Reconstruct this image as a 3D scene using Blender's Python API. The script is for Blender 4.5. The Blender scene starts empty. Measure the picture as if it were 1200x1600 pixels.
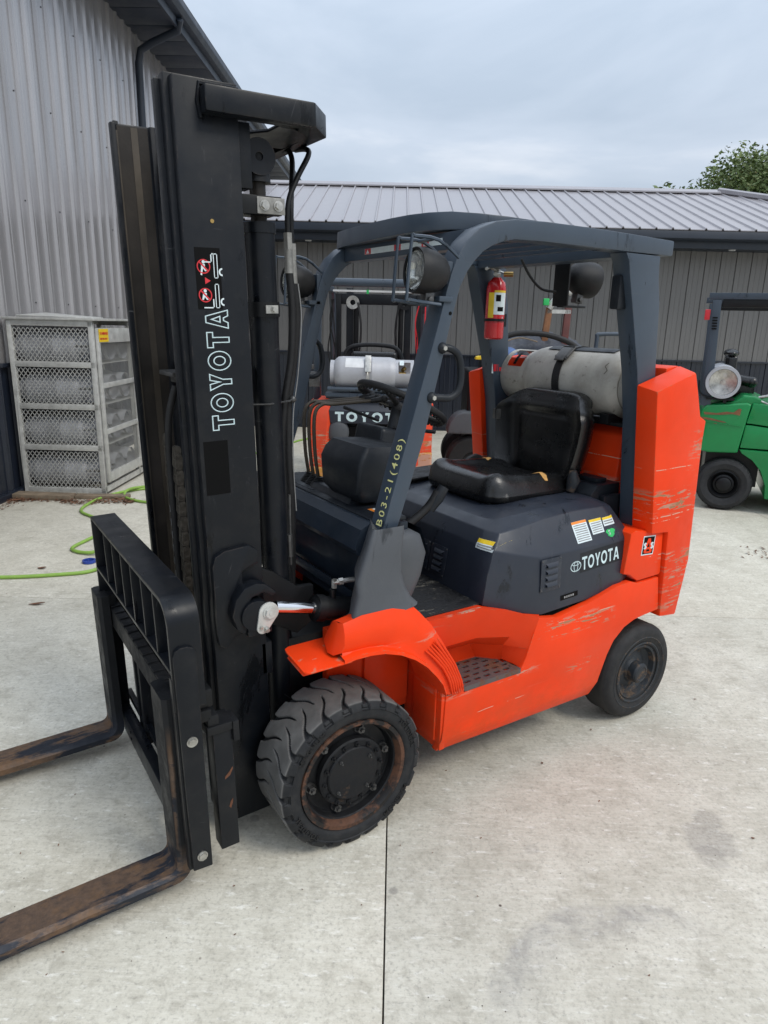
import bpy, bmesh, math, random
from mathutils import Vector, Matrix
from mathutils.bvhtree import BVHTree
from mathutils import noise as mnoise
PI = math.pi
R = math.radians
S = bpy.context.scene
COL = S.collection

# ---------------------------------------------------------------- camera
cam = bpy.data.cameras.new('camera'); co = bpy.data.objects.new('camera', cam); COL.objects.link(co); S.camera = co
cf = Vector((.530075, .806201, -.262796)); cr = Vector((.838848, -.543855, .023577)); cu = Vector((.123915, .232943, .964563))
Mc = Matrix(((cr.x, cu.x, -cf.x, -1.0493), (cr.y, cu.y, -cf.y, -1.7284), (cr.z, cu.z, -cf.z, 1.7591), (0, 0, 0, 1)))
co.matrix_world = Mc
cam.sensor_fit = 'VERTICAL'; cam.sensor_height = 36; cam.lens = 24.158
cam.clip_start = .02; cam.clip_end = 1500

# ---------------------------------------------------------------- world, sun, exposure
SUN_EL, SUN_AZ = R(48), R(292)          # azimuth measured from +X towards +Y
W = bpy.data.worlds.new('World'); S.world = W; W.use_nodes = True
nt = W.node_tree; nt.nodes.clear()
out = nt.nodes.new('ShaderNodeOutputWorld'); bg = nt.nodes.new('ShaderNodeBackground'); bg.inputs[1].default_value = .1
sky = nt.nodes.new('ShaderNodeTexSky'); sky.sky_type = 'NISHITA'; sky.sun_disc = False
sky.sun_elevation = SUN_EL; sky.sun_rotation = R(90) - SUN_AZ; sky.air_density = 1.0; sky.dust_density = 1.5
tc = nt.nodes.new('ShaderNodeTexCoord')
mp = nt.nodes.new('ShaderNodeMapping'); mp.inputs['Scale'].default_value = (1, 1, 2.6); mp.inputs['Location'].default_value = (.35, .1, .0)
nt.links.new(tc.outputs['Generated'], mp.inputs[0])
n1 = nt.nodes.new('ShaderNodeTexNoise'); n1.inputs['Scale'].default_value = 2.1; n1.inputs['Detail'].default_value = 7; n1.inputs['Roughness'].default_value = .52; n1.inputs['Distortion'].default_value = .35
nt.links.new(mp.outputs[0], n1.inputs['Vector'])
r1 = nt.nodes.new('ShaderNodeValToRGB'); e = r1.color_ramp.elements
e[0].position = .34; e[0].color = (3.6, 4.25, 5.1, 1); e[1].position = .68; e[1].color = (7.0, 7.2, 7.6, 1)
m_ = e.new(.50); m_.color = (4.5, 5.1, 5.95, 1)
nt.links.new(n1.outputs['Fac'], r1.inputs[0])
sp = nt.nodes.new('ShaderNodeSeparateXYZ'); nt.links.new(tc.outputs['Generated'], sp.inputs[0])
# overcast sky: brighter towards the zenith (CIE), the same all the way round
mr = nt.nodes.new('ShaderNodeMapRange'); mr.inputs[1].default_value = 0; mr.inputs[2].default_value = 1; mr.inputs[3].default_value = .86; mr.inputs[4].default_value = 2.55
nt.links.new(sp.outputs[2], mr.inputs[0])
mul = nt.nodes.new('ShaderNodeMixRGB'); mul.blend_type = 'MULTIPLY'; mul.inputs[0].default_value = 1
nt.links.new(r1.outputs[0], mul.inputs[1]); nt.links.new(mr.outputs[0], mul.inputs[2])
mx = nt.nodes.new('ShaderNodeMixRGB'); mx.inputs[0].default_value = .9
nt.links.new(sky.outputs[0], mx.inputs[1]); nt.links.new(mul.outputs[0], mx.inputs[2])
nt.links.new(mx.outputs[0], bg.inputs[0]); nt.links.new(bg.outputs[0], out.inputs[0])
sd = bpy.data.lights.new('sun', 'SUN'); sd.energy = 1.5; sd.angle = R(20); sd.color = (1, .955, .87)
so = bpy.data.objects.new('sun', sd); COL.objects.link(so)
sv = Vector((math.cos(SUN_EL) * math.cos(SUN_AZ), math.cos(SUN_EL) * math.sin(SUN_AZ), math.sin(SUN_EL)))
so.rotation_euler = sv.to_track_quat('Z', 'Y').to_euler(); so.location = sv * 30
S.view_settings.view_transform = 'Standard'; S.view_settings.look = 'None'; S.view_settings.exposure = 0.27; S.view_settings.gamma = 1
S.view_settings.use_curve_mapping = False
S.cycles.max_bounces = 6

# ---------------------------------------------------------------- mesh builder
def AX(axis, p, a):           # 2D point p plus coordinate a along axis -> 3D
    if axis == 'x': return (a, p[0], p[1])
    if axis == 'y': return (p[0], a, p[1])
    return (p[0], p[1], a)

class MB:
    def __init__(s, M=None): s.v = []; s.f = []; s.M = M; s.q = None
    def add(s, vs, fs, M=None):
        o = len(s.v)
        for p in vs:
            p = Vector(p)
            if M is not None: p = M @ p
            if s.M is not None: p = s.M @ p
            s.v.append(tuple(p))
        s.f += [tuple(i + o for i in f) for f in fs]; return s
    def box(s, x0, x1, y0, y1, z0, z1, M=None):
        vs = [(x0, y0, z0), (x1, y0, z0), (x1, y1, z0), (x0, y1, z0), (x0, y0, z1), (x1, y0, z1), (x1, y1, z1), (x0, y1, z1)]
        return s.add(vs, [(0, 3, 2, 1), (4, 5, 6, 7), (0, 1, 5, 4), (1, 2, 6, 5), (2, 3, 7, 6), (3, 0, 4, 7)], M)
    def hexa(s, a, b, M=None):        # two quads (4 pts each) joined
        return s.add(list(a) + list(b), [(3, 2, 1, 0), (4, 5, 6, 7), (0, 1, 5, 4), (1, 2, 6, 5), (2, 3, 7, 6), (3, 0, 4, 7)], M)
    def ex(s, pts, vec, M=None):      # 3D polygon extruded by vec
        n = len(pts); v = Vector(vec); p2 = [tuple(Vector(p) + v) for p in pts]
        fs = [tuple(range(n)), tuple(range(2 * n - 1, n - 1, -1))] + [(i, i + n, (i + 1) % n + n, (i + 1) % n) for i in range(n)]
        return s.add(list(pts) + p2, fs, M)
    def prism(s, poly, axis, a0, a1, M=None):
        p = [AX(axis, q, a0) for q in poly]
        d = {'x': (a1 - a0, 0, 0), 'y': (0, a1 - a0, 0), 'z': (0, 0, a1 - a0)}[axis]
        return s.ex(p, d, M)
    def grid(s, rows, closeu=False, closev=False, M=None):
        n = len(rows); m = len(rows[0]); vs = [p for r in rows for p in r]; fs = []
        for i in range(n if closev else n - 1):
            for j in range(m if closeu else m - 1):
                i2 = (i + 1) % n; j2 = (j + 1) % m
                fs.append((i * m + j, i * m + j2, i2 * m + j2, i2 * m + j))
        return s.add(vs, fs, M)
    def tube(s, pts, r, n=8, closed=False, rad=None, M=None):
        P = [Vector(p) for p in pts]; k = len(P); rows = []
        up = None
        for i in range(k):
            if closed: t = (P[(i + 1) % k] - P[i - 1]).normalized()
            else: t = ((P[min(i + 1, k - 1)] - P[max(i - 1, 0)])).normalized()
            if up is None:
                up = Vector((0, 0, 1)) if abs(t.z) < .9 else Vector((1, 0, 0))
            a = (up - t * up.dot(t)).normalized(); b = t.cross(a); up = a
            rr = rad[i] if rad else r
            rows.append([tuple(P[i] + a * (rr * math.cos(2 * PI * j / n)) + b * (rr * math.sin(2 * PI * j / n))) for j in range(n)])
        s.grid(rows, closeu=True, closev=closed, M=M)
        if not closed:
            o = len(s.v) - k * n
            s.f.append(tuple(o + j for j in range(n))); s.f.append(tuple(o + (k - 1) * n + j for j in range(n - 1, -1, -1)))
        return s
    def cyl(s, p, q, r0, r1=None, n=20, M=None):
        r1 = r0 if r1 is None else r1
        return s.tube([p, q], r0, n, rad=[r0, r1], M=M)
    def lathe(s, prof, c=(0, 0, 0), axis='y', n=32, M=None, closed=False):  # prof: (r, a)
        rows = []
        for r, a in prof:
            row = []
            for j in range(n):
                t = 2 * PI * j / n; x, y = r * math.cos(t), r * math.sin(t)
                if axis == 'y': p = (c[0] + x, c[1] + a, c[2] + y)
                elif axis == 'x': p = (c[0] + a, c[1] + x, c[2] + y)
                else: p = (c[0] + x, c[1] + y, c[2] + a)
                row.append(p)
            rows.append(row)
        return s.grid(rows, closeu=True, closev=closed, M=M)
    def sph(s, c, r, n=16, m=10, M=None):
        rx, ry, rz = (r, r, r) if not isinstance(r, tuple) else r; rows = []
        for i in range(m + 1):
            a = PI * i / m
            rows.append([(c[0] + rx * math.sin(a) * math.cos(2 * PI * j / n), c[1] + ry * math.sin(a) * math.sin(2 * PI * j / n), c[2] - rz * math.cos(a)) for j in range(n)])
        return s.grid(rows, closeu=True, M=M)
    def strip(s, pts, w, t, side, M=None):    # flat bar following pts; w along 'side' vector, t thickness along normal
        P = [Vector(p) for p in pts]; side = Vector(side).normalized(); k = len(P); rows = []
        for i in range(k):
            tg = (P[min(i + 1, k - 1)] - P[max(i - 1, 0)]).normalized(); nn = tg.cross(side).normalized()
            a = P[i]; rows.append([tuple(a), tuple(a + side * w), tuple(a + side * w + nn * t), tuple(a + nn * t)])
        s.grid(rows, closeu=True, M=M); o = len(s.v) - 4 * k
        s.f.append((o, o + 1, o + 2, o + 3)); o2 = o + 4 * (k - 1); s.f.append((o2 + 3, o2 + 2, o2 + 1, o2)); return s
    def build(s, name, mat, parent=None, bevel=0, seg=2, sharp=38, sub=0, matrix=None, flat=False, tri=False, bang=33):
        me = bpy.data.meshes.new(name); bm = bmesh.new()
        vs = [bm.verts.new(p) for p in s.v]
        for f in s.f:
            try: bm.faces.new([vs[i] for i in f])
            except ValueError: pass
        bmesh.ops.remove_doubles(bm, verts=bm.verts, dist=2e-5)
        bmesh.ops.dissolve_degenerate(bm, edges=bm.edges, dist=1e-5)
        bmesh.ops.recalc_face_normals(bm, faces=bm.faces)
        if bevel:
            ed = [e for e in bm.edges if len(e.link_faces) == 2 and e.calc_face_angle(0) > R(bang)]
            bmesh.ops.bevel(bm, geom=ed, offset=bevel, offset_type='OFFSET', segments=seg, profile=.6, affect='EDGES', clamp_overlap=True)
        if tri: bmesh.ops.triangulate(bm, faces=bm.faces)
        bm.normal_update(); bm.to_mesh(me); bm.free()
        if not flat:
            me.polygons.foreach_set('use_smooth', [True] * len(me.polygons)); me.set_sharp_from_angle(angle=R(sharp))
        if mat: me.materials.append(mat)
        o = bpy.data.objects.new(name, me); COL.objects.link(o)
        if matrix is not None: o.matrix_world = matrix
        if parent is not None: o.parent = parent
        if sub:
            m = o.modifiers.new('s', 'SUBSURF'); m.levels = sub; m.render_levels = sub
        return o

def thing(name, label, cat, loc=(0, 0, 0), rotz=0, group=None):
    o = bpy.data.objects.new(name, None); COL.objects.link(o); o.location = loc; o.rotation_euler = (0, 0, rotz); o.empty_display_size = .1
    return tag(o, label, cat, group)
def tag(o, label=None, cat=None, group=None, kind=None):
    if label: o['label'] = label
    if cat: o['category'] = cat
    if group: o['group'] = group
    if kind: o['kind'] = kind
    return o
def dup(src, loc=None, rotz=None, label=None, parent=None, keep=False):
    c = src.copy(); COL.objects.link(c)
    if parent is not None: c.parent = parent
    if loc is not None: c.location = loc
    if rotz is not None: c.rotation_euler = (0, 0, rotz)
    if label: c['label'] = label
    for ch in list(src.children): dup(ch, parent=c)
    return c
def arc(c, r, a0, a1, n, plane='xz', y=0):
    o = []
    for i in range(n + 1):
        a = R(a0 + (a1 - a0) * i / n); p = (c[0] + r * math.cos(a), c[1] + r * math.sin(a))
        o.append(p)
    return o

# ---- lettering
def curve_mb(loops, mb, T, ext=.0006, outline=0):
    cu_ = bpy.data.curves.new('t', 'CURVE'); cu_.dimensions = '2D'
    for lp in loops:
        sp_ = cu_.splines.new('POLY'); sp_.points.add(len(lp) - 1)
        for i, p in enumerate(lp): sp_.points[i].co = (p[0], p[1], 0, 1)
        sp_.use_cyclic_u = True
    if outline: cu_.fill_mode = 'NONE'; cu_.bevel_depth = outline; cu_.bevel_resolution = 0
    else: cu_.fill_mode = 'BOTH'; cu_.extrude = ext
    return _take(cu_, mb, T)
def text_mb(txt, mb, T, size=1, ext=.0004, bold=0, align='LEFT', sp=1.0):
    cu_ = bpy.data.curves.new('t', 'FONT'); cu_.body = txt; cu_.size = size; cu_.extrude = ext; cu_.offset = bold; cu_.align_x = align
    cu_.space_character = sp; cu_.resolution_u = 2
    return _take(cu_, mb, T)
def _take(cu_, mb, T):
    o = bpy.data.objects.new('t', cu_); COL.objects.link(o)
    dg = bpy.context.evaluated_depsgraph_get(); ev = o.evaluated_get(dg); me = ev.to_mesh()
    vs = [v.co.copy() for v in me.vertices]; fs = [tuple(p.vertices) for p in me.polygons]
    if callable(T): vs = [T(v) for v in vs]; mb.add(vs, fs)
    else: mb.add(vs, fs, T)
    ev.to_mesh_clear(); bpy.data.objects.remove(o); bpy.data.curves.remove(cu_); return mb
def frame(o, ux, uy):
    ux = Vector(ux).normalized(); uy = Vector(uy); uy = (uy - ux * uy.dot(ux)).normalized(); n = ux.cross(uy); o = Vector(o)
    return Matrix(((ux.x, uy.x, n.x, o.x), (ux.y, uy.y, n.y, o.y), (ux.z, uy.z, n.z, o.z), (0, 0, 0, 1)))
def snap(mb, target, d, off=.0012):
    """lay a decal's vertices onto a target mesh along direction d"""
    d = Vector(d).normalized(); bt = BVHTree.FromPolygons([v.co.copy() for v in target.data.vertices], [tuple(p.vertices) for p in target.data.polygons])
    nv = []
    for p in mb.v:
        p = Vector(p); h = bt.ray_cast(p - d * .15, d, .4)
        if h[0] is not None:
            k = (h[0] - p).dot(d); nv.append(tuple(p + d * (k - off)))
        else: nv.append(tuple(p))
    # keep tiny thickness spread
    mb.v = [tuple(Vector(a)) for a in nv]; return mb
def rect_grid(T, w, h, nx=6, ny=4):
    mb = MB(); mb.grid([[(w * i / nx, h * j / ny, 0) for i in range(nx + 1)] for j in range(ny + 1)], M=T); return mb
def ring(cx, cy, rx, ry, n=28): return [(cx + rx * math.cos(2 * PI * i / n), cy + ry * math.sin(2 * PI * i / n)) for i in range(n)]
def glyphs(word, h, sp=.12, wt=.19):   # heavy sans capitals, list of loops
    x = 0; L = []
    for c in word:
        if c == 'T': w = .78; g = [[(0, 1), (w, 1), (w, 1 - wt), (w / 2 + wt / 2, 1 - wt), (w / 2 + wt / 2, 0), (w / 2 - wt / 2, 0), (w / 2 - wt / 2, 1 - wt), (0, 1 - wt)]]
        elif c == 'O': w = .98; g = [ring(w / 2, .5, w / 2, .52), ring(w / 2, .5, w / 2 - wt, .52 - wt)[::-1]]
        elif c == 'Y': w = .84; g = [[(0, 1), (wt * 1.2, 1), (w / 2, .56), (w - wt * 1.2, 1), (w, 1), (w / 2 + wt / 2, .4), (w / 2 + wt / 2, 0), (w / 2 - wt / 2, 0), (w / 2 - wt / 2, .4)]]
        elif c == 'A':
            w = .92; g = [[(0, 0), (w / 2 - wt * .62, 1), (w / 2 + wt * .62, 1), (w, 0), (w - wt * 1.1, 0), (w - wt * 1.5, .2), (wt * 1.5, .2), (wt * 1.1, 0)], [(w / 2, .74), (w / 2 - .15, .36), (w / 2 + .15, .36)]]
        elif c == 'S':
            w = .7; pts = []
            up = [(w * .5 + (w / 2 - wt / 2) * math.cos(R(a)), .74 + (.26 - wt / 2) * math.sin(R(a))) for a in range(20, 271, 25)]
            dn = [(w * .5 + (w / 2 - wt / 2) * math.cos(R(a)), .26 + (.26 - wt / 2) * math.sin(R(a))) for a in range(90, -161, -25)]
            ln = up + dn; Lf, Rt = [], []
            for i, p in enumerate(ln):
                a = ln[max(i - 1, 0)]; b = ln[min(i + 1, len(ln) - 1)]; t = Vector((b[0] - a[0], b[1] - a[1])).normalized(); nrm = Vector((-t.y, t.x)) * wt / 2
                Lf.append((p[0] + nrm.x, p[1] + nrm.y)); Rt.append((p[0] - nrm.x, p[1] - nrm.y))
            g = [Lf + Rt[::-1]]
        L += [[((px + x) * h, py * h) for px, py in lp] for lp in g]; x += w + sp
    return L, (x - sp) * h
# ---------------------------------------------------------------- materials
class NT:
    def __init__(s, name):
        s.m = bpy.data.materials.new(name); s.m.use_nodes = True; s.t = s.m.node_tree; s.b = s.t.nodes['Principled BSDF']
        s.co = s.t.nodes.new('ShaderNodeTexCoord').outputs['Object']; s.ge = None
    def link(s, a, b): s.t.links.new(a, b)
    def world(s):
        if s.ge is None: s.ge = s.t.nodes.new('ShaderNodeNewGeometry').outputs['Position']
        return s.ge
    def map(s, scale=(1, 1, 1), loc=(0, 0, 0), rot=(0, 0, 0), src=None):
        n = s.t.nodes.new('ShaderNodeMapping'); n.inputs['Scale'].default_value = scale; n.inputs['Location'].default_value = loc; n.inputs['Rotation'].default_value = rot
        s.link(src or s.co, n.inputs[0]); return n.outputs[0]
    def noise(s, sc, det=4, ro=.55, src=None, dist=0):
        n = s.t.nodes.new('ShaderNodeTexNoise'); n.inputs['Scale'].default_value = sc; n.inputs['Detail'].default_value = det; n.inputs['Roughness'].default_value = ro; n.inputs['Distortion'].default_value = dist
        s.link(src or s.co, n.inputs['Vector']); return n.outputs['Fac']
    def vor(s, sc, src=None, feat='F1'):
        n = s.t.nodes.new('ShaderNodeTexVoronoi'); n.inputs['Scale'].default_value = sc; n.feature = feat
        s.link(src or s.co, n.inputs['Vector']); return n.outputs['Distance']
    def rng(s, x, a, b, c=0., d=1.):
        n = s.t.nodes.new('ShaderNodeMapRange'); n.inputs[1].default_value = a; n.inputs[2].default_value = b; n.inputs[3].default_value = c; n.inputs[4].default_value = d
        s.link(x, n.inputs[0]); return n.outputs[0]
    def math(s, op, a, b=None, c=None):
        n = s.t.nodes.new('ShaderNodeMath'); n.operation = op
        for i, q in enumerate((a, b, c)):
            if q is None: continue
            if isinstance(q, (int, float)): n.inputs[i].default_value = q
            else: s.link(q, n.inputs[i])
        return n.outputs[0]
    def mix(s, f, a, b, mode='MIX'):
        n = s.t.nodes.new('ShaderNodeMixRGB'); n.blend_type = mode
        for i, q in enumerate((f, a, b)):
            if isinstance(q, (int, float)): n.inputs[i].default_value = q if i == 0 else (q, q, q, 1)
            elif isinstance(q, tuple): n.inputs[i].default_value = q if len(q) == 4 else q + (1,)
            else: s.link(q, n.inputs[i])
        return n.outputs[0]
    def xyz(s, src=None):
        n = s.t.nodes.new('ShaderNodeSeparateXYZ'); s.link(src or s.co, n.inputs[0]); return n.outputs
    def band(s, x, a, b, e=.01):       # 1 inside [a,b]
        return s.math('MULTIPLY', s.rng(x, a - e, a + e), s.rng(x, b + e, b - e))
    def bump(s, h, st=.3, dist=.01):
        n = s.t.nodes.new('ShaderNodeBump'); n.inputs['Strength'].default_value = st; n.inputs['Distance'].default_value = dist
        s.link(h, n.inputs['Height']); s.link(n.outputs[0], s.b.inputs['Normal']); return n
    def set(s, col=None, rough=None, metal=None, spec=None, coat=None):
        for k, v in (('Base Color', col), ('Roughness', rough), ('Metallic', metal), ('Specular IOR Level', spec), ('Coat Weight', coat)):
            if v is None: continue
            if isinstance(v, (int, float)): s.b.inputs[k].default_value = v
            elif isinstance(v, tuple): s.b.inputs[k].default_value = v if len(v) == 4 else v + (1,)
            else: s.link(v, s.b.inputs[k])
        return s.m

def simple(name, col, rough=.5, metal=0, var=.25, sc=6, dust=0, dustcol=(.22, .2, .17), bump=0, spec=.5, coat=0):
    n = NT(name); a = n.noise(sc, 5, .6)
    dark = tuple(c * (1 - var) for c in col); lite = tuple(min(1, c * (1 + var * .7)) for c in col)
    c = n.mix(n.rng(a, .3, .7), dark, lite)
    r = n.rng(a, .25, .75, rough * .8, min(1, rough * 1.2))
    if dust:
        d = n.rng(n.noise(sc * 2.7, 7, .68, src=n.map((1, 1, 1), (3, 1, 7))), .5, .8, 0, dust); c = n.mix(d, c, dustcol)
    if bump: n.bump(n.noise(sc * 25, 3, .6), bump, .002)
    return n.set(c, r, metal, spec, coat)

def paint(name, col, rough=.35, dirt=.25, scratch=0, under=(.22, .13, .07), coat=.2, dirtcol=(.10, .09, .08), region=None, bump=.05, thr=.66, spec=.3, edge=0, scr=0, lines=()):
    """sprayed equipment paint: slight orange peel, dirt film, scratches along the truck, optional worn regions (x0,x1,z0,z1,amount)"""
    n = NT(name); base = n.mix(n.rng(n.noise(3.1, 4), .3, .7), tuple(c * .88 for c in col), tuple(min(1, c * 1.08) for c in col))
    d = n.rng(n.noise(9, 8, .7), .48, .85, 0, dirt); c = n.mix(d, base, dirtcol)
    streak = n.noise(1.0, 6, .65, src=n.map((5, 5, 70)), dist=.4)
    fine = n.rng(streak, .68, .74, 0, scratch)
    c = n.mix(fine, c, tuple(min(1, v * .5 + .25) for v in col))
    ro = n.rng(n.noise(14, 5), .3, .7, rough * .8, rough * 1.25)
    if scr:     # hairline scratches and pale rubs
        v = n.vor(7, src=n.map((1, 1, .7), (.3, .2, .1)), feat='DISTANCE_TO_EDGE'); ln = n.math('MULTIPLY', n.rng(v, .006, .002), n.rng(n.noise(6, 3, .5, src=n.map((1, 1, 1), (9, 2, 4))), .60, .66))
        rub = n.math('MULTIPLY', n.rng(n.noise(70, 6, .75, src=n.map((1, 1, .25))), .60, .75), n.rng(n.noise(2.4, 4), .50, .62))
        c = n.mix(n.math('MULTIPLY', n.math('MAXIMUM', ln, n.math('MULTIPLY', rub, .6)), scr), c, (.10, .10, .105))
        sm = n.rng(n.noise(1.0, 6, .7, src=n.map((9, 9, 2.2), (1, 5, 2)), dist=.6), .60, .66); c = n.mix(n.math('MULTIPLY', sm, .8), c, tuple(v * .35 for v in col)); ro = n.mix(sm, ro, rough * .55)
    if edge:
        bv = n.t.nodes.new('ShaderNodeBevel'); bv.samples = 4; bv.inputs['Radius'].default_value = .005
        gn = n.t.nodes.new('ShaderNodeNewGeometry').outputs['Normal']; dt = n.t.nodes.new('ShaderNodeVectorMath'); dt.operation = 'DOT_PRODUCT'
        n.link(bv.outputs[0], dt.inputs[0]); n.link(gn, dt.inputs[1])
        ew = n.math('MULTIPLY', n.rng(dt.outputs['Value'], .985, .93), n.rng(n.noise(22, 7, .72, src=n.map((1, 1, 1), (4, 4, 4))), .53, .58)); c = n.mix(n.math('MULTIPLY', ew, edge), c, under)
    if region:
        o = n.xyz(); tot = None
        if edge:      # road grime low on the skirt and faded film higher up
            gm = n.math('MULTIPLY', n.rng(o[2], .46, .20), n.rng(n.noise(7, 7, .7, src=n.map((1, 1, 1.5), (7, 0, 2))), .38, .62, .1, .62)); c = n.mix(gm, c, (.34, .065, .022))
            c = n.mix(n.rng(n.noise(2.2, 5, .6, src=n.map((1, 1, 1), (2, 8, 2))), .46, .68, 0, .2), c, (.60, .085, .040))
        for (x0, x1, z0, z1, am) in region:
            b = n.math('MULTIPLY', n.math('MULTIPLY', n.band(o[0], x0, x1, .05), n.band(o[2], z0, z1, .012)), am)
            tot = b if tot is None else n.math('MAXIMUM', tot, b)
        s1 = n.noise(1.0, 5, .62, src=n.map((7, 7, 60), (2, 0, 1)), dist=.5)
        s2 = n.noise(26, 5, .7)
        k = n.math('ADD', n.math('MULTIPLY', s1, .72), n.math('MULTIPLY', s2, .28))
        pale = n.math('MULTIPLY', n.rng(k, thr - .13, thr - .11), tot); rust = n.math('MULTIPLY', n.math('MULTIPLY', n.rng(k, thr - .115, thr - .095), n.rng(n.noise(5, 4, .6, src=n.map((1, 1, 2), (6, 1, 3))), .46, .52)), tot)
        c = n.mix(pale, c, (.46, .24, .17)); c = n.mix(rust, c, under)
        ro = n.math('MAXIMUM', ro, n.math('MULTIPLY', pale, .6))
        for (x0, x1, z, w, thr2) in lines:      # long single scrapes
            zz = n.math('ADD', o[2], n.math('MULTIPLY', n.math('SUBTRACT', n.noise(6, 3), .5), .012))
            ls = n.math('MULTIPLY', n.math('MULTIPLY', n.band(o[0], x0, x1, .02), n.rng(n.math('ABSOLUTE', n.math('SUBTRACT', zz, z)), w, w * .5)), n.rng(n.noise(1, 5, .7, src=n.map((14, 14, 3), (z, 0, 0))), thr2, thr2 + .05))
            c = n.mix(ls, c, (.55, .34, .25))
    n.bump(n.noise(160, 2), bump, .001)
    return n.set(c, ro, 0, spec, coat)

ORANGE = (.77, .046, .006)
WEAR = [(1.45, 1.95, 1.00, 1.10, .97), (1.72, 1.95, 1.15, 1.36, .93), (1.60, 1.95, .76, .80, 1.0), (1.64, 1.95, .52, .76, .90),
        (.90, 1.28, .55, .62, .95), (1.08, 1.2, .36, .40, 1.0), (.38, .85, .43, .452, .98), (-.3, .4, .700, .712, .9)]
M = {}
M['orange'] = paint('orange_paint', ORANGE, .40, .14, .12, edge=.85, lines=[(1.44, 1.9, 1.196, .0022, .44), (1.44, 1.7, .965, .002, .5), (1.48, 1.9, .985, .003, .45), (.42, .60, .748, .004, .47), (1.5, 1.85, .80, .0022, .5), (.5, .8, .33, .0016, .5), (.95, 1.3, .61, .0018, .5)], under=(.30, .16, .08), coat=0, dirtcol=(.42, .06, .02), region=WEAR, spec=.16)
M['orange2'] = paint('old_orange_paint', (.66, .055, .015), .45, .35, .5, under=(.30, .13, .03), dirtcol=(.22, .10, .03), region=[(-2, 2, .0, .8, 1.0)])
M['orange3'] = paint('scraped_orange_paint', (.42, .15, .03), .55, .6, .7, under=(.42, .20, .04), dirtcol=(.30, .14, .03), region=[(-2, 2, -1, 3, 1.0)], thr=.52)
M['grey'] = paint('blue_grey_paint', (.040, .056, .078), .38, .2, .15, coat=.05, dirtcol=(.045, .05, .055), spec=.42, scr=.35, edge=.4, under=(.12, .11, .10))
M['hood'] = paint('hood_grey_paint', (.018, .023, .035), .42, .30, .2, coat=.05, dirtcol=(.05, .052, .056), spec=.4, scr=.5, edge=.35, under=(.13, .13, .13))
M['boot'] = paint('moulded_grey_plastic', (.070, .075, .083), .55, .3, .4, coat=0, dirtcol=(.10, .10, .10), bump=.3, scr=.7)
M['mast'] = paint('mast_black_paint', (.0050, .0064, .0092), .36, .45, .18, coat=.0, dirtcol=(.030, .028, .026), spec=.26, scr=.8, edge=.5, under=(.07, .055, .045))
M['dash'] = paint('dash_dark_plastic', (.0085, .011, .015), .46, .3, .2, coat=.0, dirtcol=(.05, .05, .055), bump=.3)
M['cowl'] = paint('cowl_panel_paint', (.014, .021, .032), .4, .3, .15, coat=.05, dirtcol=(.045, .045, .05))
M['black'] = simple('black_steel', (.0055, .006, .007), .45, 0, .3, 8, .2, (.02, .019, .018), .1, .28)
M['greasy'] = simple('greasy_rail_steel', (.024, .020, .017), .5, .1, .45, 4, .4, (.055, .046, .036), .2, .3)
M['vinyl'] = simple('black_vinyl', (.0045, .0047, .005), .27, 0, .2, 9, .05, (.04, .04, .04), .35, .55)
M['foam'] = simple('yellow_foam', (.55, .30, .09), .9, 0, .3, 30, 0, bump=.6)
M['rubber'] = simple('black_rubber', (.009, .009, .010), .55, 0, .3, 12, .3, (.04, .039, .037), .3, .35)
M['chrome'] = simple('chrome', (.75, .75, .76), .1, 1, .05, 20)
M['zinc'] = simple('zinc_plated_steel', (.46, .45, .42), .34, .85, .3, 30, .3, (.12, .09, .06))
M['dullzinc'] = simple('dull_bolt_steel', (.10, .10, .10), .42, .7, .4, 30, .3, (.08, .06, .04))
M['galv'] = simple('galvanised_steel', (.50, .50, .475), .42, .3, .2, 14, .3, (.24, .235, .22), .1)
M['red'] = paint('extinguisher_red', (.48, .010, .014), .25, .1, .2, coat=.6)
M['brass'] = simple('brass', (.42, .28, .10), .35, .9)
M['amber'] = simple('amber_lens', (.75, .10, .01), .2, 0, .1)
M['green'] = paint('green_paint', (.006, .215, .058), .32, .3, .3, under=(.16, .08, .05), coat=.3, dirtcol=(.03, .12, .04))
M['decalw'] = simple('white_decal', (.62, .70, .72), .4, 0, .12, 30, .15, (.3, .32, .33))
M['decalp'] = simple('letter_blue_white', (.55, .68, .70), .45, 0, .15, 30)
M['dyellow'] = simple('yellow_decal', (.72, .50, .02), .4, 0, .1, 30)
M['dred'] = simple('red_decal', (.55, .02, .03), .4, 0, .1, 30)
M['dorange'] = simple('orange_decal', (.75, .22, .02), .4, 0, .1, 30)
M['dblack'] = simple('black_decal', (.0022, .0022, .0024), .6, 0, .1, 30, spec=.12)
M['dgrey'] = simple('faint_print', (.22, .22, .22), .5, 0, .2, 60)
M['dgreen'] = simple('green_decal', (.02, .42, .10), .4, 0, .1, 30)
M['chalk'] = simple('yellow_chalk', (.75, .72, .30), .9, 0, .3, 60)
M['copper'] = simple('bare_copper_scuff', (.14, .055, .028), .5, .3, .3, 40)
M['wood'] = simple('weathered_wood', (.19, .145, .10), .85, 0, .4, 9, .3, (.28, .25, .2), .6)
M['hose'] = simple('green_rubber_hose', (.22, .38, .06), .5, 0, .15, 20, .25, (.3, .33, .2))
M['blue'] = simple('blue_plastic', (.02, .05, .28), .4)
M['leaf'] = simple('dead_leaf', (.16, .075, .04), .8, 0, .5, 3)
M['bark'] = simple('bark', (.07, .055, .04), .9, 0, .3, 5)
M['cloth'] = simple('dark_tarp', (.04, .045, .06), .7, 0, .6, 6, .3, (.2, .2, .21), .4)
M['white'] = simple('white_plate', (.6, .61, .62), .5)
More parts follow.
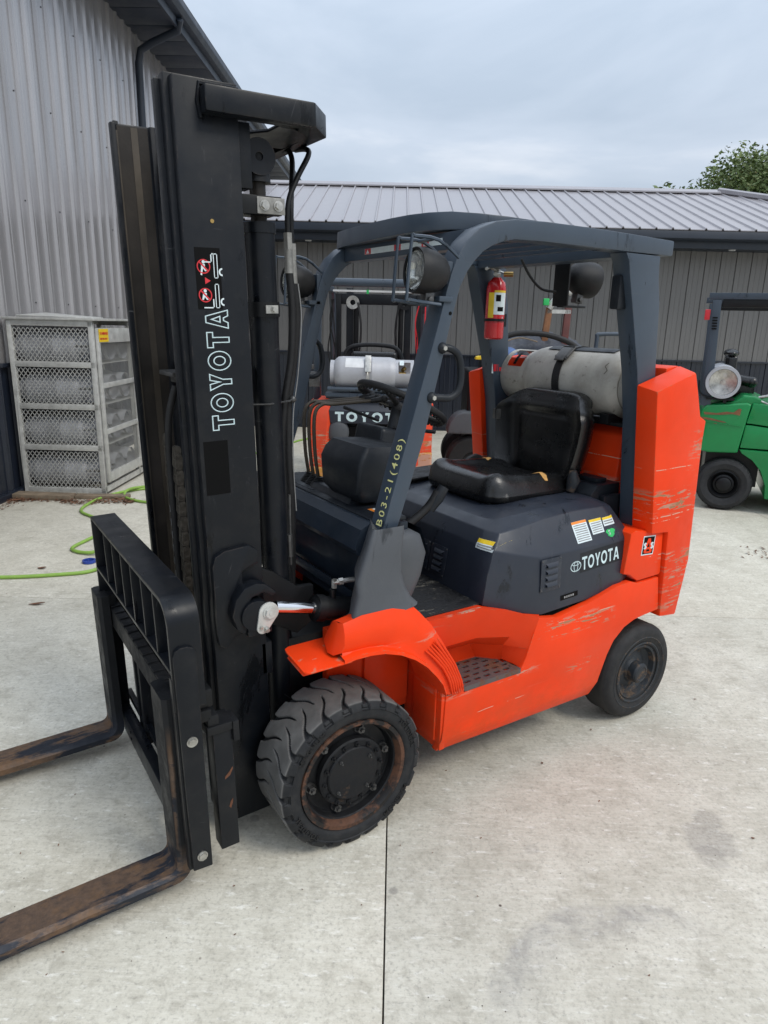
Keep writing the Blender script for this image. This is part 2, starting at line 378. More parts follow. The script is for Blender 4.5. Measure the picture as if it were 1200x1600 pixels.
M['brown'] = simple('rusty_brown_steel', (.20, .09, .04), .7, .1, .4, 9, .3, (.16, .06, .04))

def mk_glass():
    n = NT('lamp_glass'); n.set((.75, .77, .72), .08, 0, .5); n.b.inputs['Transmission Weight'].default_value = .9
    n.bump(n.math('SINE', n.math('MULTIPLY', n.xyz()[1], 900)), .35, .002); return n.m
M['glass'] = mk_glass()
def mk_tyre(name, tread=(.085, .085, .084), side=(.020, .021, .023), rt=.25):
    n = NT(name); o = n.xyz()
    r = n.math('SQRT', n.math('ADD', n.math('POWER', o[0], 2), n.math('POWER', o[2], 2)))
    worn = n.rng(r, rt - .006, rt - .002)
    ns = n.noise(11, 6, .65)
    tr = n.mix(n.rng(ns, .35, .7), tuple(c * .7 for c in tread), tuple(c * 1.25 for c in tread))
    sd_ = n.mix(n.rng(n.noise(20, 6, .7), .45, .8, 0, .5), side, (.05, .048, .045))
    c = n.mix(worn, sd_, tr); n.bump(n.noise(90, 4, .7), .35, .002)
    return n.set(c, n.rng(ns, .3, .7, .6, .8), 0, .35)
M['tyre'] = mk_tyre('front_tyre_rubber', (.110, .108, .104), (.010, .011, .013), rt=.2745)
M['tyre2'] = mk_tyre('rear_tyre_rubber', (.026, .025, .024), (.014, .014, .015), rt=.231)
M['tyre3'] = mk_tyre('pneumatic_rubber', (.028, .028, .028), rt=.27)
def mk_rust(name, base, rust, amt=.5, sc=7, metal=.2, stretch=(1, 1, 1)):
    n = NT(name); a = n.noise(sc, 8, .68, src=n.map(stretch)); b = n.noise(sc * 5, 5, .7)
    k = n.math('ADD', n.math('MULTIPLY', a, .75), n.math('MULTIPLY', b, .25))
    c = n.mix(n.rng(k, .62 - amt * .3, .70 - amt * .3), base, n.mix(n.rng(b, .3, .7), tuple(v * .55 for v in rust), rust))
    n.bump(b, .3, .003); return n.set(c, n.rng(k, .4, .6, .45, .8), metal, .4)
M['rustring'] = mk_rust('rusty_rim_lip', (.012, .011, .011), (.12, .055, .032), .52, 9)
M['rustblack'] = mk_rust('chipped_black_rust', (.007, .0075, .009), (.10, .06, .035), -.05, 9)
def mk_fork():
    n = NT('worn_fork_steel'); o = n.xyz(); a = n.noise(1.0, 8, .66, src=n.map((2.2, 9, 9))); b = n.noise(45, 5, .7); k = n.noise(9, 7, .7)
    rust = n.mix(n.rng(b, .3, .7), (.065, .045, .034), (.14, .088, .058)); rust = n.mix(n.rng(k, .47, .7, 0, .7), rust, (.19, .10, .042))
    c = n.mix(n.rng(a, .48, .53), rust, (.015, .018, .026))
    blade = n.rng(o[2], .20, .13); edge = n.rng(o[2], .62, .50)     # the uprights keep their black paint except for the worn near edge
    ye = n.math('MULTIPLY', n.band(o[1], .060, .085, .002), n.rng(n.math('ADD', o[0], n.math('MULTIPLY', k, .02)), -.572, -.580))
    blackp = n.mix(n.rng(k, .5, .8, 0, .5), (.008, .009, .011), (.03, .028, .026))
    c = n.mix(n.math('MAXIMUM', blade, n.math('MULTIPLY', ye, edge)), blackp, c)
    n.bump(b, .3, .003); return n.set(c, n.rng(k, .4, .6, .45, .75), .25, .4)
M['fork'] = mk_fork()
M['step'] = mk_rust('worn_step_plate', (.11, .092, .09), (.17, .085, .055), .45, 9, .3)
M['hubdark'] = mk_rust('hub_grey_rust', (.022, .026, .031), (.12, .080, .052), .36, 18)
M['treadplate'] = mk_rust('scuffed_floor_mat', (.008, .008, .009), (.22, .20, .16), .22, 10, 0, (.6, 2.6, 1))
M['clamp'] = simple('grey_clamp_steel', (.24, .235, .22), .45, .4, .3, 40, .3, (.1, .09, .07))
def mk_tank(name, base, dirt, amt=.5):
    n = NT(name); a = n.noise(5, 8, .7); b = n.noise(28, 6, .75, src=n.map((1, 1, 1), (4, 2, 0)))
    c = n.mix(n.rng(a, .42, .75, 0, amt), base, dirt); c = n.mix(n.rng(b, .60, .68, 0, amt * .9), c, tuple(v * .5 for v in dirt))
    n.bump(b, .1, .002); return n.set(c, .55, .25, .4)
M['tank'] = mk_tank('dirty_grey_tank', (.44, .425, .39), (.20, .18, .15), .8)
M['chain'] = simple('oily_chain', (.085, .075, .062), .4, .3, .5, 60, .4, (.09, .08, .065), .3)
M['track'] = simple('worn_track_steel', (.075, .062, .048), .45, .4, .4, 3, .5, (.03, .025, .02))
M['tank2'] = mk_tank('pale_tank', (.42, .43, .46), (.30, .29, .29), .5)
M['tank3'] = simple('brushed_tank_end', (.50, .49, .46), .3, .9, .4, 14, .5, (.12, .1, .08))

def mk_concrete():
    n = NT('concrete'); p = n.world(); th = R(35.5)
    q = n.map((1, 1, 1), (0, 0, 0), (0, 0, th), src=p)      # to slab axes
    big = n.noise(.55, 6, .6, src=q); mid = n.noise(3.5, 8, .68, src=q)
    broom = n.noise(1.0, 5, .6, src=n.map((7, 70, 1), src=q)); fine = n.noise(75, 4, .7, src=q); blot = n.noise(11, 7, .7, src=q, dist=.6)
    c = n.mix(n.rng(big, .3, .7), (.50, .472, .395), (.61, .583, .500))
    c = n.mix(n.rng(mid, .40, .66, 0, .62), c, (.38, .352, .285))
    c = n.mix(n.rng(broom, .46, .7, 0, .26), c, (.70, .675, .60))
    c = n.mix(n.rng(blot, .52, .66, 0, .45), c, (.31, .285, .23)); c = n.mix(n.rng(n.noise(28, 6, .7, src=q), .52, .70, 0, .38), c, (.32, .298, .245)); c = n.mix(n.rng(n.noise(17, 5, .65, src=n.map((1, 2.5, 1), (5, 3, 0), src=q)), .58, .68, 0, .5), c, (.80, .785, .73))
    c = n.mix(n.rng(fine, .52, .72, 0, .7), c, (.27, .255, .22)); c = n.mix(n.rng(fine, .42, .22, 0, .5), c, (.80, .78, .72))
    o = n.xyz(q)
    def disc(cx, cy, r0, soft=.03, wob=.05):
        d = n.math('SQRT', n.math('ADD', n.math('POWER', n.math('SUBTRACT', o[0], cx), 2), n.math('POWER', n.math('SUBTRACT', o[1], cy), 2)))
        return n.math('ADD', d, n.math('MULTIPLY', n.math('SUBTRACT', mid, .5), wob)), r0
    # curved tyre-scrub stain and oil patches
    d, _ = disc(.86, -.66, 0, wob=.16)
    ringm = n.math('MULTIPLY', n.rng(d, .478, .452), n.rng(d, .30, .40)); ringm = n.math('MULTIPLY', ringm, n.rng(n.math('ADD', n.math('MULTIPLY', o[0], -.6), o[1]), -1.0, -.78))
    c = n.mix(n.math('MULTIPLY', n.math('MULTIPLY', ringm, n.rng(blot, .40, .62, .25, 1)), .52), c, (.27, .26, .25))
    for cx, cy, r_, a in ((1.27, .11, .10, .5), (1.31, .22, .06, .4), (1.24, .02, .06, .35), (.62, .02, .03, .25), (-2.4, 3.4, .3, .12), (-1.9, .75, .12, .2), (2.2, 1.2, .3, .2), (-.95, 1.1, .16, .22), (-.6, .45, .08, .25), (.14, -.2, .018, .7), (-.38, .1, .02, .6), (-.7, -.05, .05, .35), (.25, 3.9, .25, .15), (-.62, .62, .028, .6)):
        d, _ = disc(cx, cy, 0, wob=0); d = n.math('ADD', d, n.math('MULTIPLY', n.math('SUBTRACT', blot, .5), 1.9 * r_))
        c = n.mix(n.math('MULTIPLY', n.math('MULTIPLY', n.rng(d, r_ * 1.05, r_ * .75), n.rng(fine, .2, .7, .6, 1)), a), c, (.22, .205, .185))
    v = n.vor(9, src=q); c = n.mix(n.math('MULTIPLY', n.rng(v, .055, .03), n.rng(n.noise(3, 2, src=q), .5, .56)), c, (.12, .10, .085))
    v2 = n.vor(26, src=q); c = n.mix(n.math('MULTIPLY', n.rng(v2, .07, .04), n.rng(n.noise(4.5, 2, src=q), .56, .6)), c, (.10, .085, .07))
    h = n.math('ADD', n.math('MULTIPLY', mid, .6), n.math('ADD', n.math('MULTIPLY', broom, .5), n.math('MULTIPLY', fine, .25)))
    n.bump(h, .55, .007); return n.set(c, n.rng(mid, .3, .7, .72, .92), 0, .25)
M['concrete'] = mk_concrete()
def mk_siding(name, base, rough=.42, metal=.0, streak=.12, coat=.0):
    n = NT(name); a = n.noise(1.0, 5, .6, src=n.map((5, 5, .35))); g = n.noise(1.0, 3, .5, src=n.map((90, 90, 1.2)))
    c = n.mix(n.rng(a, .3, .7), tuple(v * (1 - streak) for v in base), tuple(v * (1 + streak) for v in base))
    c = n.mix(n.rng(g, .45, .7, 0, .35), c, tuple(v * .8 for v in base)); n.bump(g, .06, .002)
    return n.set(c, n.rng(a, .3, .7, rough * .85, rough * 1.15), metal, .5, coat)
M['siding'] = mk_siding('grey_steel_siding', (.165, .16, .156), .36, .3)
M['barnside'] = mk_siding('sky_lit_grey_steel_siding', (.38, .37, .375), .22, .5, streak=.18)  # same grey steel as the shed; brighter sky light put into its colour
M['wainscot'] = mk_siding('dark_blue_steel_wainscot', (.012, .016, .026), .3, .0, .3, .1)
M['seam'] = mk_siding('dark_seam', (.03, .03, .035))
M['roof'] = mk_siding('roof_steel', (.33, .315, .33), .34, .35, .08)
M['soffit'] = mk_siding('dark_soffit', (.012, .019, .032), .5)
def mk_leaf(name, c1, c2, c3):
    n = NT(name); a = n.noise(1.4, 3, src=n.world()); b = n.noise(9, 2, src=n.world())
    c = n.mix(n.rng(a, .35, .65), c1, c2); c = n.mix(n.rng(b, .6, .7, 0, .8), c, c3); n.set(c, .55, 0, .3)
    return n.m
M['crown'] = mk_leaf('tree_leaves', (.085, .13, .045), (.15, .20, .070), (.32, .24, .10))
# ---------------------------------------------------------------- yard frame: u along the far shed, v away from it towards it
TH = R(-34)
E1 = Vector((math.cos(TH), math.sin(TH), 0)); E2 = Vector((-math.sin(TH), math.cos(TH), 0))
def UV(u, v, z=0): p = E1 * u + E2 * v; return (p.x, p.y, z)
def ything(name, label, cat, u, v, rot=0, group=None): return thing(name, label, cat, UV(u, v), TH + R(rot), group)

# ground sheet and the concrete slabs on it
g = MB().box(-320, 320, -320, 320, -.4, -.16).build('ground', M['concrete'], flat=True); tag(g, kind='structure')
us = [-11.0, -7.29, -3.59, .11, 3.81, 7.51, 11.21, 14.9, 18.6]; vs_ = [-12.7, -9.0, -5.3, -1.6, 2.095, 5.79, 9.95]
for i in range(len(us) - 1):
    for j in range(len(vs_) - 1):
        u0, u1, v0, v1 = us[i], us[i + 1], vs_[j], vs_[j + 1]
        gp = .0022
        s = MB().box(0, u1 - u0 - 2 * gp, 0, v1 - v0 - 2 * gp, -.15, 0).build('concrete_slab', M['concrete'], bevel=.004, seg=2)
        s.location = UV(u0 + gp, v0 + gp); s.rotation_euler = (0, 0, TH); tag(s, kind='structure')

def panel_sec(w, rib=.0, d=.014):
    """boards with two shallow pencil ribs and an open seam: section (x,y), front towards -y"""
    p = [(0, .02), (0, d * .4), (.006, 0)]
    for f in (.33, .66): x = w * f; p += [(x - .008, 0), (x - .004, -.003), (x + .004, -.003), (x + .008, 0)]
    return p + [(w - .012, 0), (w - .006, d * .4), (w - .006, .02)]

# far shed -------------------------------------------------------
WV = 9.956
shed = ything('shed', 'long low grey metal shed with pale ribbed roof behind the forklifts', 'building', 0, WV)
UL, UR = -3.70, 12.0
n = int((UR - UL) / .25); me1 = me2 = None
for i in range(n):
    if not me1:
        a = MB().prism(panel_sec(.25), 'z', 1.30, 3.03).build('siding_panel', M['siding'], shed, sharp=25); me1 = a
        b = MB().prism(panel_sec(.25), 'z', .03, 1.275).build('wainscot_panel', M['wainscot'], shed, sharp=25); me2 = b
    else:
        a = me1.copy(); COL.objects.link(a); b = me2.copy(); COL.objects.link(b)
    a.location = (UL + .05 + i * .25, 0, 0); b.location = (UL + .05 + i * .25, 0, 0)
MB().box(UL, UR, .03, .2, 0, 3.1).box(UL, UR, .2, 5, 2.9, 3.1).box(UL, UR, 4.9, 5.0, 0, 3.1).build('wall', M['seam'], shed)
MB().box(UL, UR, -.035, .012, 1.272, 1.302).box(UL, UR, -.03, .012, .0, .035).build('trim', M['wainscot'], shed, bevel=.003)
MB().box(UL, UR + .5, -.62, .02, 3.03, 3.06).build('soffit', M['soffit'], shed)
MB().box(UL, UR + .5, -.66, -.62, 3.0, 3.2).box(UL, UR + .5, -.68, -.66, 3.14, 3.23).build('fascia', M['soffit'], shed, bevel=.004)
mb = MB(); mb.prism([(-.66, 3.235), (-.78, 3.235), (-.79, 3.13), (-.74, 3.10), (-.68, 3.10), (-.68, 3.13), (-.765, 3.14), (-.755, 3.22), (-.66, 3.22)], 'x', UL, UR + .5)
mb.build('gutter', M['soffit'], shed, bevel=.002)
for x in (-1.35, 5.35, 1.9, 9): MB().cyl((x, -.33, 3.03), (x, -.33, 3.015), .055, .05, 20).build('soffit_light', M['white'], shed)
RZ0, RZ1, RV0, RV1 = 3.26, 4.34, -.76, 2.50
for i in range(74):
    x = UL - .3 + i * .25; 
    x1 = x + .25
    t1 = 1.0 if x < 6.15 else max(0, 1 - (x - 6.15) / 3.26)
    if t1 <= .02: break
    yv = RV0 + (RV1 - RV0) * t1; zv = RZ0 + (RZ1 - RZ0) * t1; h = .024
    sec = [(0, 0), (.205, 0), (.215, h), (.235, h), (.245, 0), (.25, 0)]
    A = [(x + p, RV0, RZ0 + q) for p, q in sec] ; Bq = [(x + p, yv, zv + q) for p, q in sec]
    mb = MB().grid([A, Bq]); A2 = [(p[0], p[1], p[2] - .012) for p in A]; B2 = [(p[0], p[1], p[2] - .012) for p in Bq]
    mb.grid([B2, A2]); mb.grid([A2, A]); mb.grid([Bq, B2])
    mb.build('roof_sheet', M['roof'], shed, sharp=25)
MB().prism([(RV1 - .14, RZ1 + .005), (RV1, RZ1 + .075), (RV1 + .14, RZ1 + .005), (RV1 + .14, RZ1 - .02), (RV1 - .14, RZ1 - .02)], 'x', UL - .3, 6.2).build('ridge_cap', M['roof'], shed)
MB().tube([(6.2, RV1, RZ1 + .05), (9.5, RV0, RZ0 + .05)], .06, 6).build('hip_cap', M['roof'], shed)
MB().ex([(UL - .3, RV1 + .0, RZ1 - .02), (6.2, RV1, RZ1 - .02), (12.5, RV1 + 3.2, RZ0), (UL - .3, RV1 + 3.2, RZ0)], (0, 0, -.02)).build('back_roof', M['roof'], shed)

# left barn -------------------------------------------------------
WU = -3.746
barn = ything('barn', 'tall grey corrugated metal barn wall with black wainscot at the left', 'building', WU, 6)
V0, V1 = -6.0, 26.0
ms = ml = None; SH = .75
def rib_sec(w, k=3):
    p = []; pit = w / k
    for i in range(k):
        x = i * pit
        p += [(x, 0), (x + .10, 0), (x + .118, -.028), (x + .152, -.028), (x + .170, 0), (x + .205, 0), (x + .210, -.004), (x + .220, -.004), (x + .225, 0)]
    p += [(w - .002, 0), (w - .002, .02), (0, .02)]
    return p
TL = Matrix(((0, -1, 0, 0), (1, 0, 0, 0), (0, 0, 1, 0), (0, 0, 0, 1)))  # section x->v, section y(-)->+u
for i in range(int((V1 - V0) / SH)):
    if not ms:
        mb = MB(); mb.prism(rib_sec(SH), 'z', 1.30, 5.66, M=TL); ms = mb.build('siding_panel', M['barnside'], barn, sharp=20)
        mb = MB(); mb.prism(rib_sec(SH), 'z', .05, 1.275, M=TL); ml = mb.build('wainscot_panel', M['wainscot'], barn, sharp=20); a, b = ms, ml
    else:
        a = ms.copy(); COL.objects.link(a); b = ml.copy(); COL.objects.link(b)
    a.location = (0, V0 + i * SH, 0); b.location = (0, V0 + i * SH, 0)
MB().box(-.2, -.025, V0, V1, 0, 5.7).box(-6, -.2, V0, V0 + .2, 0, 5.7).build('wall', M['seam'], barn)
MB().box(-.02, .04, V0, V1, 1.27, 1.31).box(-.02, .07, V0, V1, 0, .06).build('trim', M['wainscot'], barn, bevel=.004)
mb = MB()
for k in range(60): mb.box(-.02, .70, V0 + k * .55, V0 + k * .55 + .535, 5.655, 5.67)
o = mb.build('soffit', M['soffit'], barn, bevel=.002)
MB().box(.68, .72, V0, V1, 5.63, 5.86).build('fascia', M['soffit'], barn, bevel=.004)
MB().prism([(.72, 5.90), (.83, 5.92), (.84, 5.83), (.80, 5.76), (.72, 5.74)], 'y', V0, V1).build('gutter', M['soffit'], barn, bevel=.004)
MB().prism([(.80, 5.925), (.83, 5.93), (-5, 7.9), (-5, 7.87)], 'y', V0, V1).build('roof', M['roof'], barn)
pts = [(.76, 2.75, 5.72), (.70, 2.85, 5.62), (.30, 2.95, 5.50), (.12, 2.99, 5.42), (.075, 3.0, 5.26), (.075, 3.0, 3), (.075, 3.0, .2)]
MB().tube(pts, .052, 10).build('downpipe', M['soffit'], barn, sharp=60)
for k in range(26):
    pass
mb = MB()
for i in range(16):
    for z in (1.9, 2.9, 3.9, 4.9): mb.cyl((.0, V0 + 4 + i * .75 + .04, z), (.008, V0 + 4 + i * .75 + .04, z), .009, .007, 6)
tag(mb.build('screws', M['seam'], barn), kind='stuff')

# propane cage ----------------------------------------------------
CU, CV = -2.83, 4.76
cage = ything('propane_cage', 'silver mesh cage full of propane cylinders against the grey barn wall', 'gas cage', CU, CV)
W_, L_, H_ = .83, 2.1, 1.74   # along -u, +v, up
fr = MB()
def post(x, y): fr.box(x - .022, x + .022, y - .022, y + .022, .03, H_ - .02)
for x in (-W_ + .022, -.022):
    for y in (.022, .98, L_ - .022): post(x, y)
for z in (.05, .49, .90, 1.31, H_ - .04):
    fr.box(-W_, 0, 0, .03, z - .028, z + .028); fr.box(-W_, 0, L_ - .03, L_, z - .028, z + .028); fr.box(-W_, -W_ + .03, 0, L_, z - .02, z + .02)
fr.box(-.03, 0, 0, L_, .03, .09); fr.build('frame', M['galv'], cage, bevel=.003)
MB().box(-W_ - .04, .03, -.03, L_ + .03, H_ - .01, H_ + .012).build('roof', M['galv'], cage, bevel=.004)
MB().ex([(-W_ + .12, -.03, H_ + .02), (-.15, .0, H_ + .013), (-.05, .4, H_ + .013), (-W_ + .1, .6, H_ + .05)], (0, 0, .01)).build('roof_sheet', M['galv'], cage, bevel=.003)
MB().box(-W_ + .03, -.03, .03, L_ - .03, .49, .50).box(-W_ + .03, -.03, .03, L_ - .03, .90, .91).box(-W_ + .03, -.03, .03, L_ - .03, 1.31, 1.32).build('shelf', M['galv'], cage)
def mesh_panel(w, h, T, cw=.044, ch=.029, t=.0048):
    mb = MB(); nx = int(w / cw); ny = int(h / ch)
    for j in range(ny):
        for i in range(nx + 1):
            x = i * cw + (cw / 2 if j % 2 else 0); z = j * ch
            if x > w: continue
            for s_ in (-1, 1):
                x2 = x + s_ * cw / 2; z2 = z + ch
                if x2 < -1e-6 or x2 > w + 1e-6 or z2 > h: continue
                mb.add([(x - t, 0, z), (x + t, 0, z), (x2 + t, 0, z2), (x2 - t, 0, z2)], [(0, 1, 2, 3)])
                mb.add([(x - t, .003, z), (x2 - t, .003, z2), (x2 - t, 0, z2), (x - t, 0, z)], [(0, 1, 2, 3)])
    mb.v = [tuple(T @ Vector(p)) for p in mb.v]; return mb
for k, (z0, z1) in enumerate(((.075, .462), (.518, .872), (.928, 1.282), (1.338, 1.672))):
    T = Matrix.Translation((-W_ + .045, .012, z0)); tag(mesh_panel(W_ - .09, z1 - z0, T).build('mesh_panel', M['galv'], cage, flat=True), kind='stuff')
T = Matrix(((0, 0, -1, -W_ + .01), (1, 0, 0, .04), (0, 1, 0, .0), (0, 0, 0, 1)))
# doors on the yard side
for d0, d1 in ((.05, 1.0), (1.03, 2.06)):
    dr = MB(); z0, z1 = .13, 1.66
    dr.box(.0, .028, d0, d0 + .05, z0, z1).box(0, .028, d1 - .05, d1, z0, z1)
    for z in (z0, .62, 1.08, z1 - .14): dr.box(0, .026, d0 + .05, d1 - .05, z, z + (.10 if z == z0 else .05 if z < 1.4 else .14))
    D = dr.build('door', M['galv'], cage, bevel=.003)
    for z0_, z1_ in ((.235, .615), (.675, 1.075), (1.135, 1.515)):
        T = Matrix(((0, 0, 0, .012), (1, 0, 0, d0 + .055), (0, 0, 1, z0_), (0, 0, 0, 1))); T = Matrix(((0, 1, 0, .010), (1, 0, 0, d0 + .055), (0, 0, 1, z0_), (0, 0, 0, 1)))
        tag(mesh_panel(d1 - d0 - .11, z1_ - z0_, T, .046, .018, .0038).build('mesh_panel', M['galv'], D, flat=True), kind='stuff')
sg = MB().box(.030, .034, .07, .29, 1.53, 1.655).build('warning_sign', M['dyellow'], cage)
T = frame((.0352, .083, 1.600), (0, 1, 0), (0, 0, 1)); text_mb('FLAMMABLE', MB(), T)
mb = MB(); text_mb('FLAMMABLE', mb, T, .036, .0003, .0012); T = frame((.0352, .083, 1.552), (0, 1, 0), (0, 0, 1)); text_mb('KEEP FIRE AWAY', mb, T, .0235, .0003, .0008); mb.build('lettering', M['dred'], sg, flat=True)
rows = ['top', 'second', 'third', 'bottom']
def lp_tank(name, mat, L=.78, r=.155, parent=None):
    """horizontal cylinder, axis +x, valve end with a slotted collar at +x"""
    p = [(0.001, 0), (.07, 0), (r * .62, .004), (r * .62, .0)]
    mb = MB(); pr = [(.0, .045), (r * .5, .035), (r * .8, .02), (r * .97, .05), (r, .09), (r, L * .48), (r * 1.012, L * .485), (r * 1.012, L * .5), (r, L * .505), (r, L - .22), (r * .93, L - .175), (r * .7, L - .14), (0, L - .13)]
    mb.lathe(pr, axis='x', n=36); b = mb.build('shell', mat, parent, sharp=40)
    mb = MB(); mb.lathe([(r * .74, .04), (r * .76, -.02), (r * .72, -.02), (r * .70, .04)], axis='x', n=32, closed=True); mb.build('foot_ring', mat, parent)
    # collar with two openings
    rows_ = []; N = 48; mb = MB()
    for j in range(N):
        a0, a1 = 2 * PI * j / N, 2 * PI * (j + 1) / N
        def P(rr, a, x): return (x, rr * math.cos(a), rr * math.sin(a))
        op = (3 <= j % 24 <= 9)
        segs = [(L - .18, L)] if not op else [(L - .18, L - .14), (L - .03, L)]
        for x0, x1 in segs:
            q = [P(r * .86, a0, x0), P(r * .86, a1, x0), P(r * .86, a1, x1), P(r * .86, a0, x1)]; q2 = [P(r * .83, a0, x0), P(r * .83, a1, x0), P(r * .83, a1, x1), P(r * .83, a0, x1)]
            mb.hexa(q, q2)
    mb.build('collar', mat, parent, sharp=40)
    MB().cyl((L - .14, 0, 0), (L - .07, 0, 0), .022, .018, 14).cyl((L - .10, 0, 0), (L - .10, .05, .01), .012, .012, 10).cyl((L - .10, .03, .03), (L - .08, .06, .05), .018, .018, 10).build('valve', M['brass'], parent)
for k, z in enumerate((1.335, .925, .515, .095)):
    for q in range(3):
        lab = 'propane cylinder on the %s shelf of the cage, %s from the near end' % (rows[k], ['first', 'second', 'third'][q])
        t = ything('propane_cylinder', lab, 'gas cylinder', CU, CV, 0, 'cylinders stored in the mesh cage'); lp_tank('t', M['tank2'], .74, .15, t)
        t.location = UV(CU - .79, CV + .19 + q * .335, z + .135)
# boards and leaf litter under the cage
def plank(L, w, h, u, v, rz, lab):
    mb = MB(); mb.box(0, L, 0, w, 0, h)
    o = mb.build('plank', M['wood'], None, bevel=.004); o.location = UV(u, v, .002); o.rotation_euler = (0, 0, TH + R(rz)); tag(o, lab, 'plank')
plank(.66, .14, .05, CU - .92, CV - .22, -2, 'thicker weathered board lying in front of the mesh cage corner')
plank(.52, .10, .035, CU - .25, CV - .16, 5, 'thinner grey board lying at the foot of the cage beside the hose')
def leaves(name, n, fn, size, mat, seed):
    rd = random.Random(seed); mb = MB()
    for _ in range(n):
        x, y, z = fn(rd); a = rd.random() * 6.28; s_ = size * rd.uniform(.5, 1.3); w = s_ * rd.uniform(.35, .6); t = rd.uniform(-.4, .4)
        c, s2 = math.cos(a), math.sin(a); P = lambda l, m, h: (x + c * l - s2 * m, y + s2 * l + c * m, z + h)
        mb.add([P(-s_, 0, .002), P(0, w, .004 + w * .6 * abs(t)), P(s_, 0, .006 + s_ * .3 * abs(t)), P(0, -w, .003), P(0, 0, .002)], [(0, 4, 1), (4, 2, 1), (0, 3, 4), (4, 3, 2)])
    return tag(mb.build(name, mat, None, flat=True), kind='stuff')
def lf(rd):
    u = CU - .98 + rd.random() * 1.35; v = CV - .24 + rd.gauss(0, .05) + .05 * math.sin(u * 9); p = UV(u, v); return p[0], p[1], rd.random() * .02
leaves('leaf_litter', 900, lf, .018, M['leaf'], 3)
def lf2(rd):
    u = WU + .10 + abs(rd.gauss(0, .06)); v = 4.0 + rd.random() * 1.2; p = UV(u, v); return p[0], p[1], rd.random() * .01
leaves('leaf_litter', 220, lf2, .016, M['leaf'], 4)
spots = [(-2.14, 1.95, 'long dark'), (-2.0, 1.78, 'curled'), (-1.5, 2.1, 'small'), (3.2, 2.6, 'brown'), (3.32, 2.72, 'reddish'), (3.5, 2.5, 'lone'), (-1.3, .25, 'dark')]
def lf3(rd):
    u = rd.uniform(-4, 8); v = rd.uniform(-1.2, 9); p = UV(u, v); return p[0], p[1], 0
leaves('grit', 150, lf3, .009, M['leaf'], 8)
def lf4(rd):
    u = rd.uniform(-1.5, 1.8); v = rd.uniform(-1.2, 1.4); p = UV(u, v); return p[0], p[1], 0
leaves('grit', 70, lf4, .0045, M['leaf'], 12)
def lf5(rd):
    u = 3.25 + rd.gauss(0, .14); v = 3.4 + rd.gauss(0, .12); p = UV(u, v); return p[0], p[1], rd.random() * .01
leaves('leaf_litter', 60, lf5, .02, M['leaf'], 9)
def leaf(u, v, rz, L, w, lab):
    mb = MB(); rows_ = []
    for i in range(7):
        t = i / 6; ww = w * math.sin(PI * min(1, max(.03, t))) ; rows_.append([(L * (t - .5), ww * s_, .002 + .004 * abs(s_) + .01 * t * t) for s_ in (-1, -.5, 0, .5, 1)])
    mb.grid(rows_); o = mb.build('dead_leaf', M['leaf']); o.location = UV(u, v, .001); o.rotation_euler = (0, 0, TH + R(rz)); tag(o, lab, 'leaf')
leaf(-2.13, 1.98, 10, .10, .016, 'long curled dead leaf on the slab joint left of the fork mast')
leaf(-2.42, 2.62, -5, .07, .02, 'grey dead leaf above the slab joint, just below the green hose')
leaf(-2.2, 1.6, 8, .055, .018, 'small dark dead leaf on concrete below the slab joint')

# garden hose ------------------------------------------------------
def cr(P, n=10, closed=False):
    P = [Vector(p) for p in P]; o = []
    for i in range(len(P) - 1):
        p0 = P[max(0, i - 1)]; p1 = P[i]; p2 = P[i + 1]; p3 = P[min(len(P) - 1, i + 2)]
        for k in range(n):
            t = k / n; o.append(.5 * ((2 * p1) + (p2 - p0) * t + (2 * p0 - 5 * p1 + 4 * p2 - p3) * t * t + (3 * p1 - p0 - 3 * p2 + p3) * t ** 3))
    o.append(P[-1]); return o
h = [UV(-4.0, 2.35, .014), UV(-3.2, 2.37, .014), (-.816, 3.437, .014), (-.431, 3.292, .014), (-.25, 3.27, .014), (-.08, 3.40, .014), (.03, 3.55, .016), (-.05, 3.62, .045), (-.20, 3.68, .02), (-.285, 3.86, .014), (-.13, 4.05, .014), (.06, 4.25, .014), (.05, 4.65, .014), (-.02, 4.98, .014), (.10, 5.25, .014), (.32, 5.48, .014),
     (.62, 5.62, .014), (.95, 5.55, .014), (.86, 5.15, .014), (.62, 5.03, .014), (.46, 5.3, .02), (.56, 5.55, .045), (.95, 5.75, .014), (1.6, 6.1, .014), (2.4, 6.9, .014), (3.303, 7.54, .014), (3.8, 7.85, .014), (4.6, 8.0, .014)]
o = MB().tube(cr(h, 8), .0135, 10).build('garden_hose', M['hose'], sharp=60); tag(o, 'bright green garden hose snaking over the concrete from the shed to the left edge', 'hose')
t = thing('hose_cap', 'small blue plastic hose cap lying beside the green hose', 'cap', (-.225, 3.50, 0))
MB().lathe([(.045, 0), (.05, .006), (.048, .022), (.034, .022), (.032, .004)], axis='z', n=20, closed=True).build('rim', M['blue'], t); MB().box(-.034, .034, -.005, .005, .004, .014).box(-.005, .005, -.034, .034, .004, .014).build('spokes', M['blue'], t)

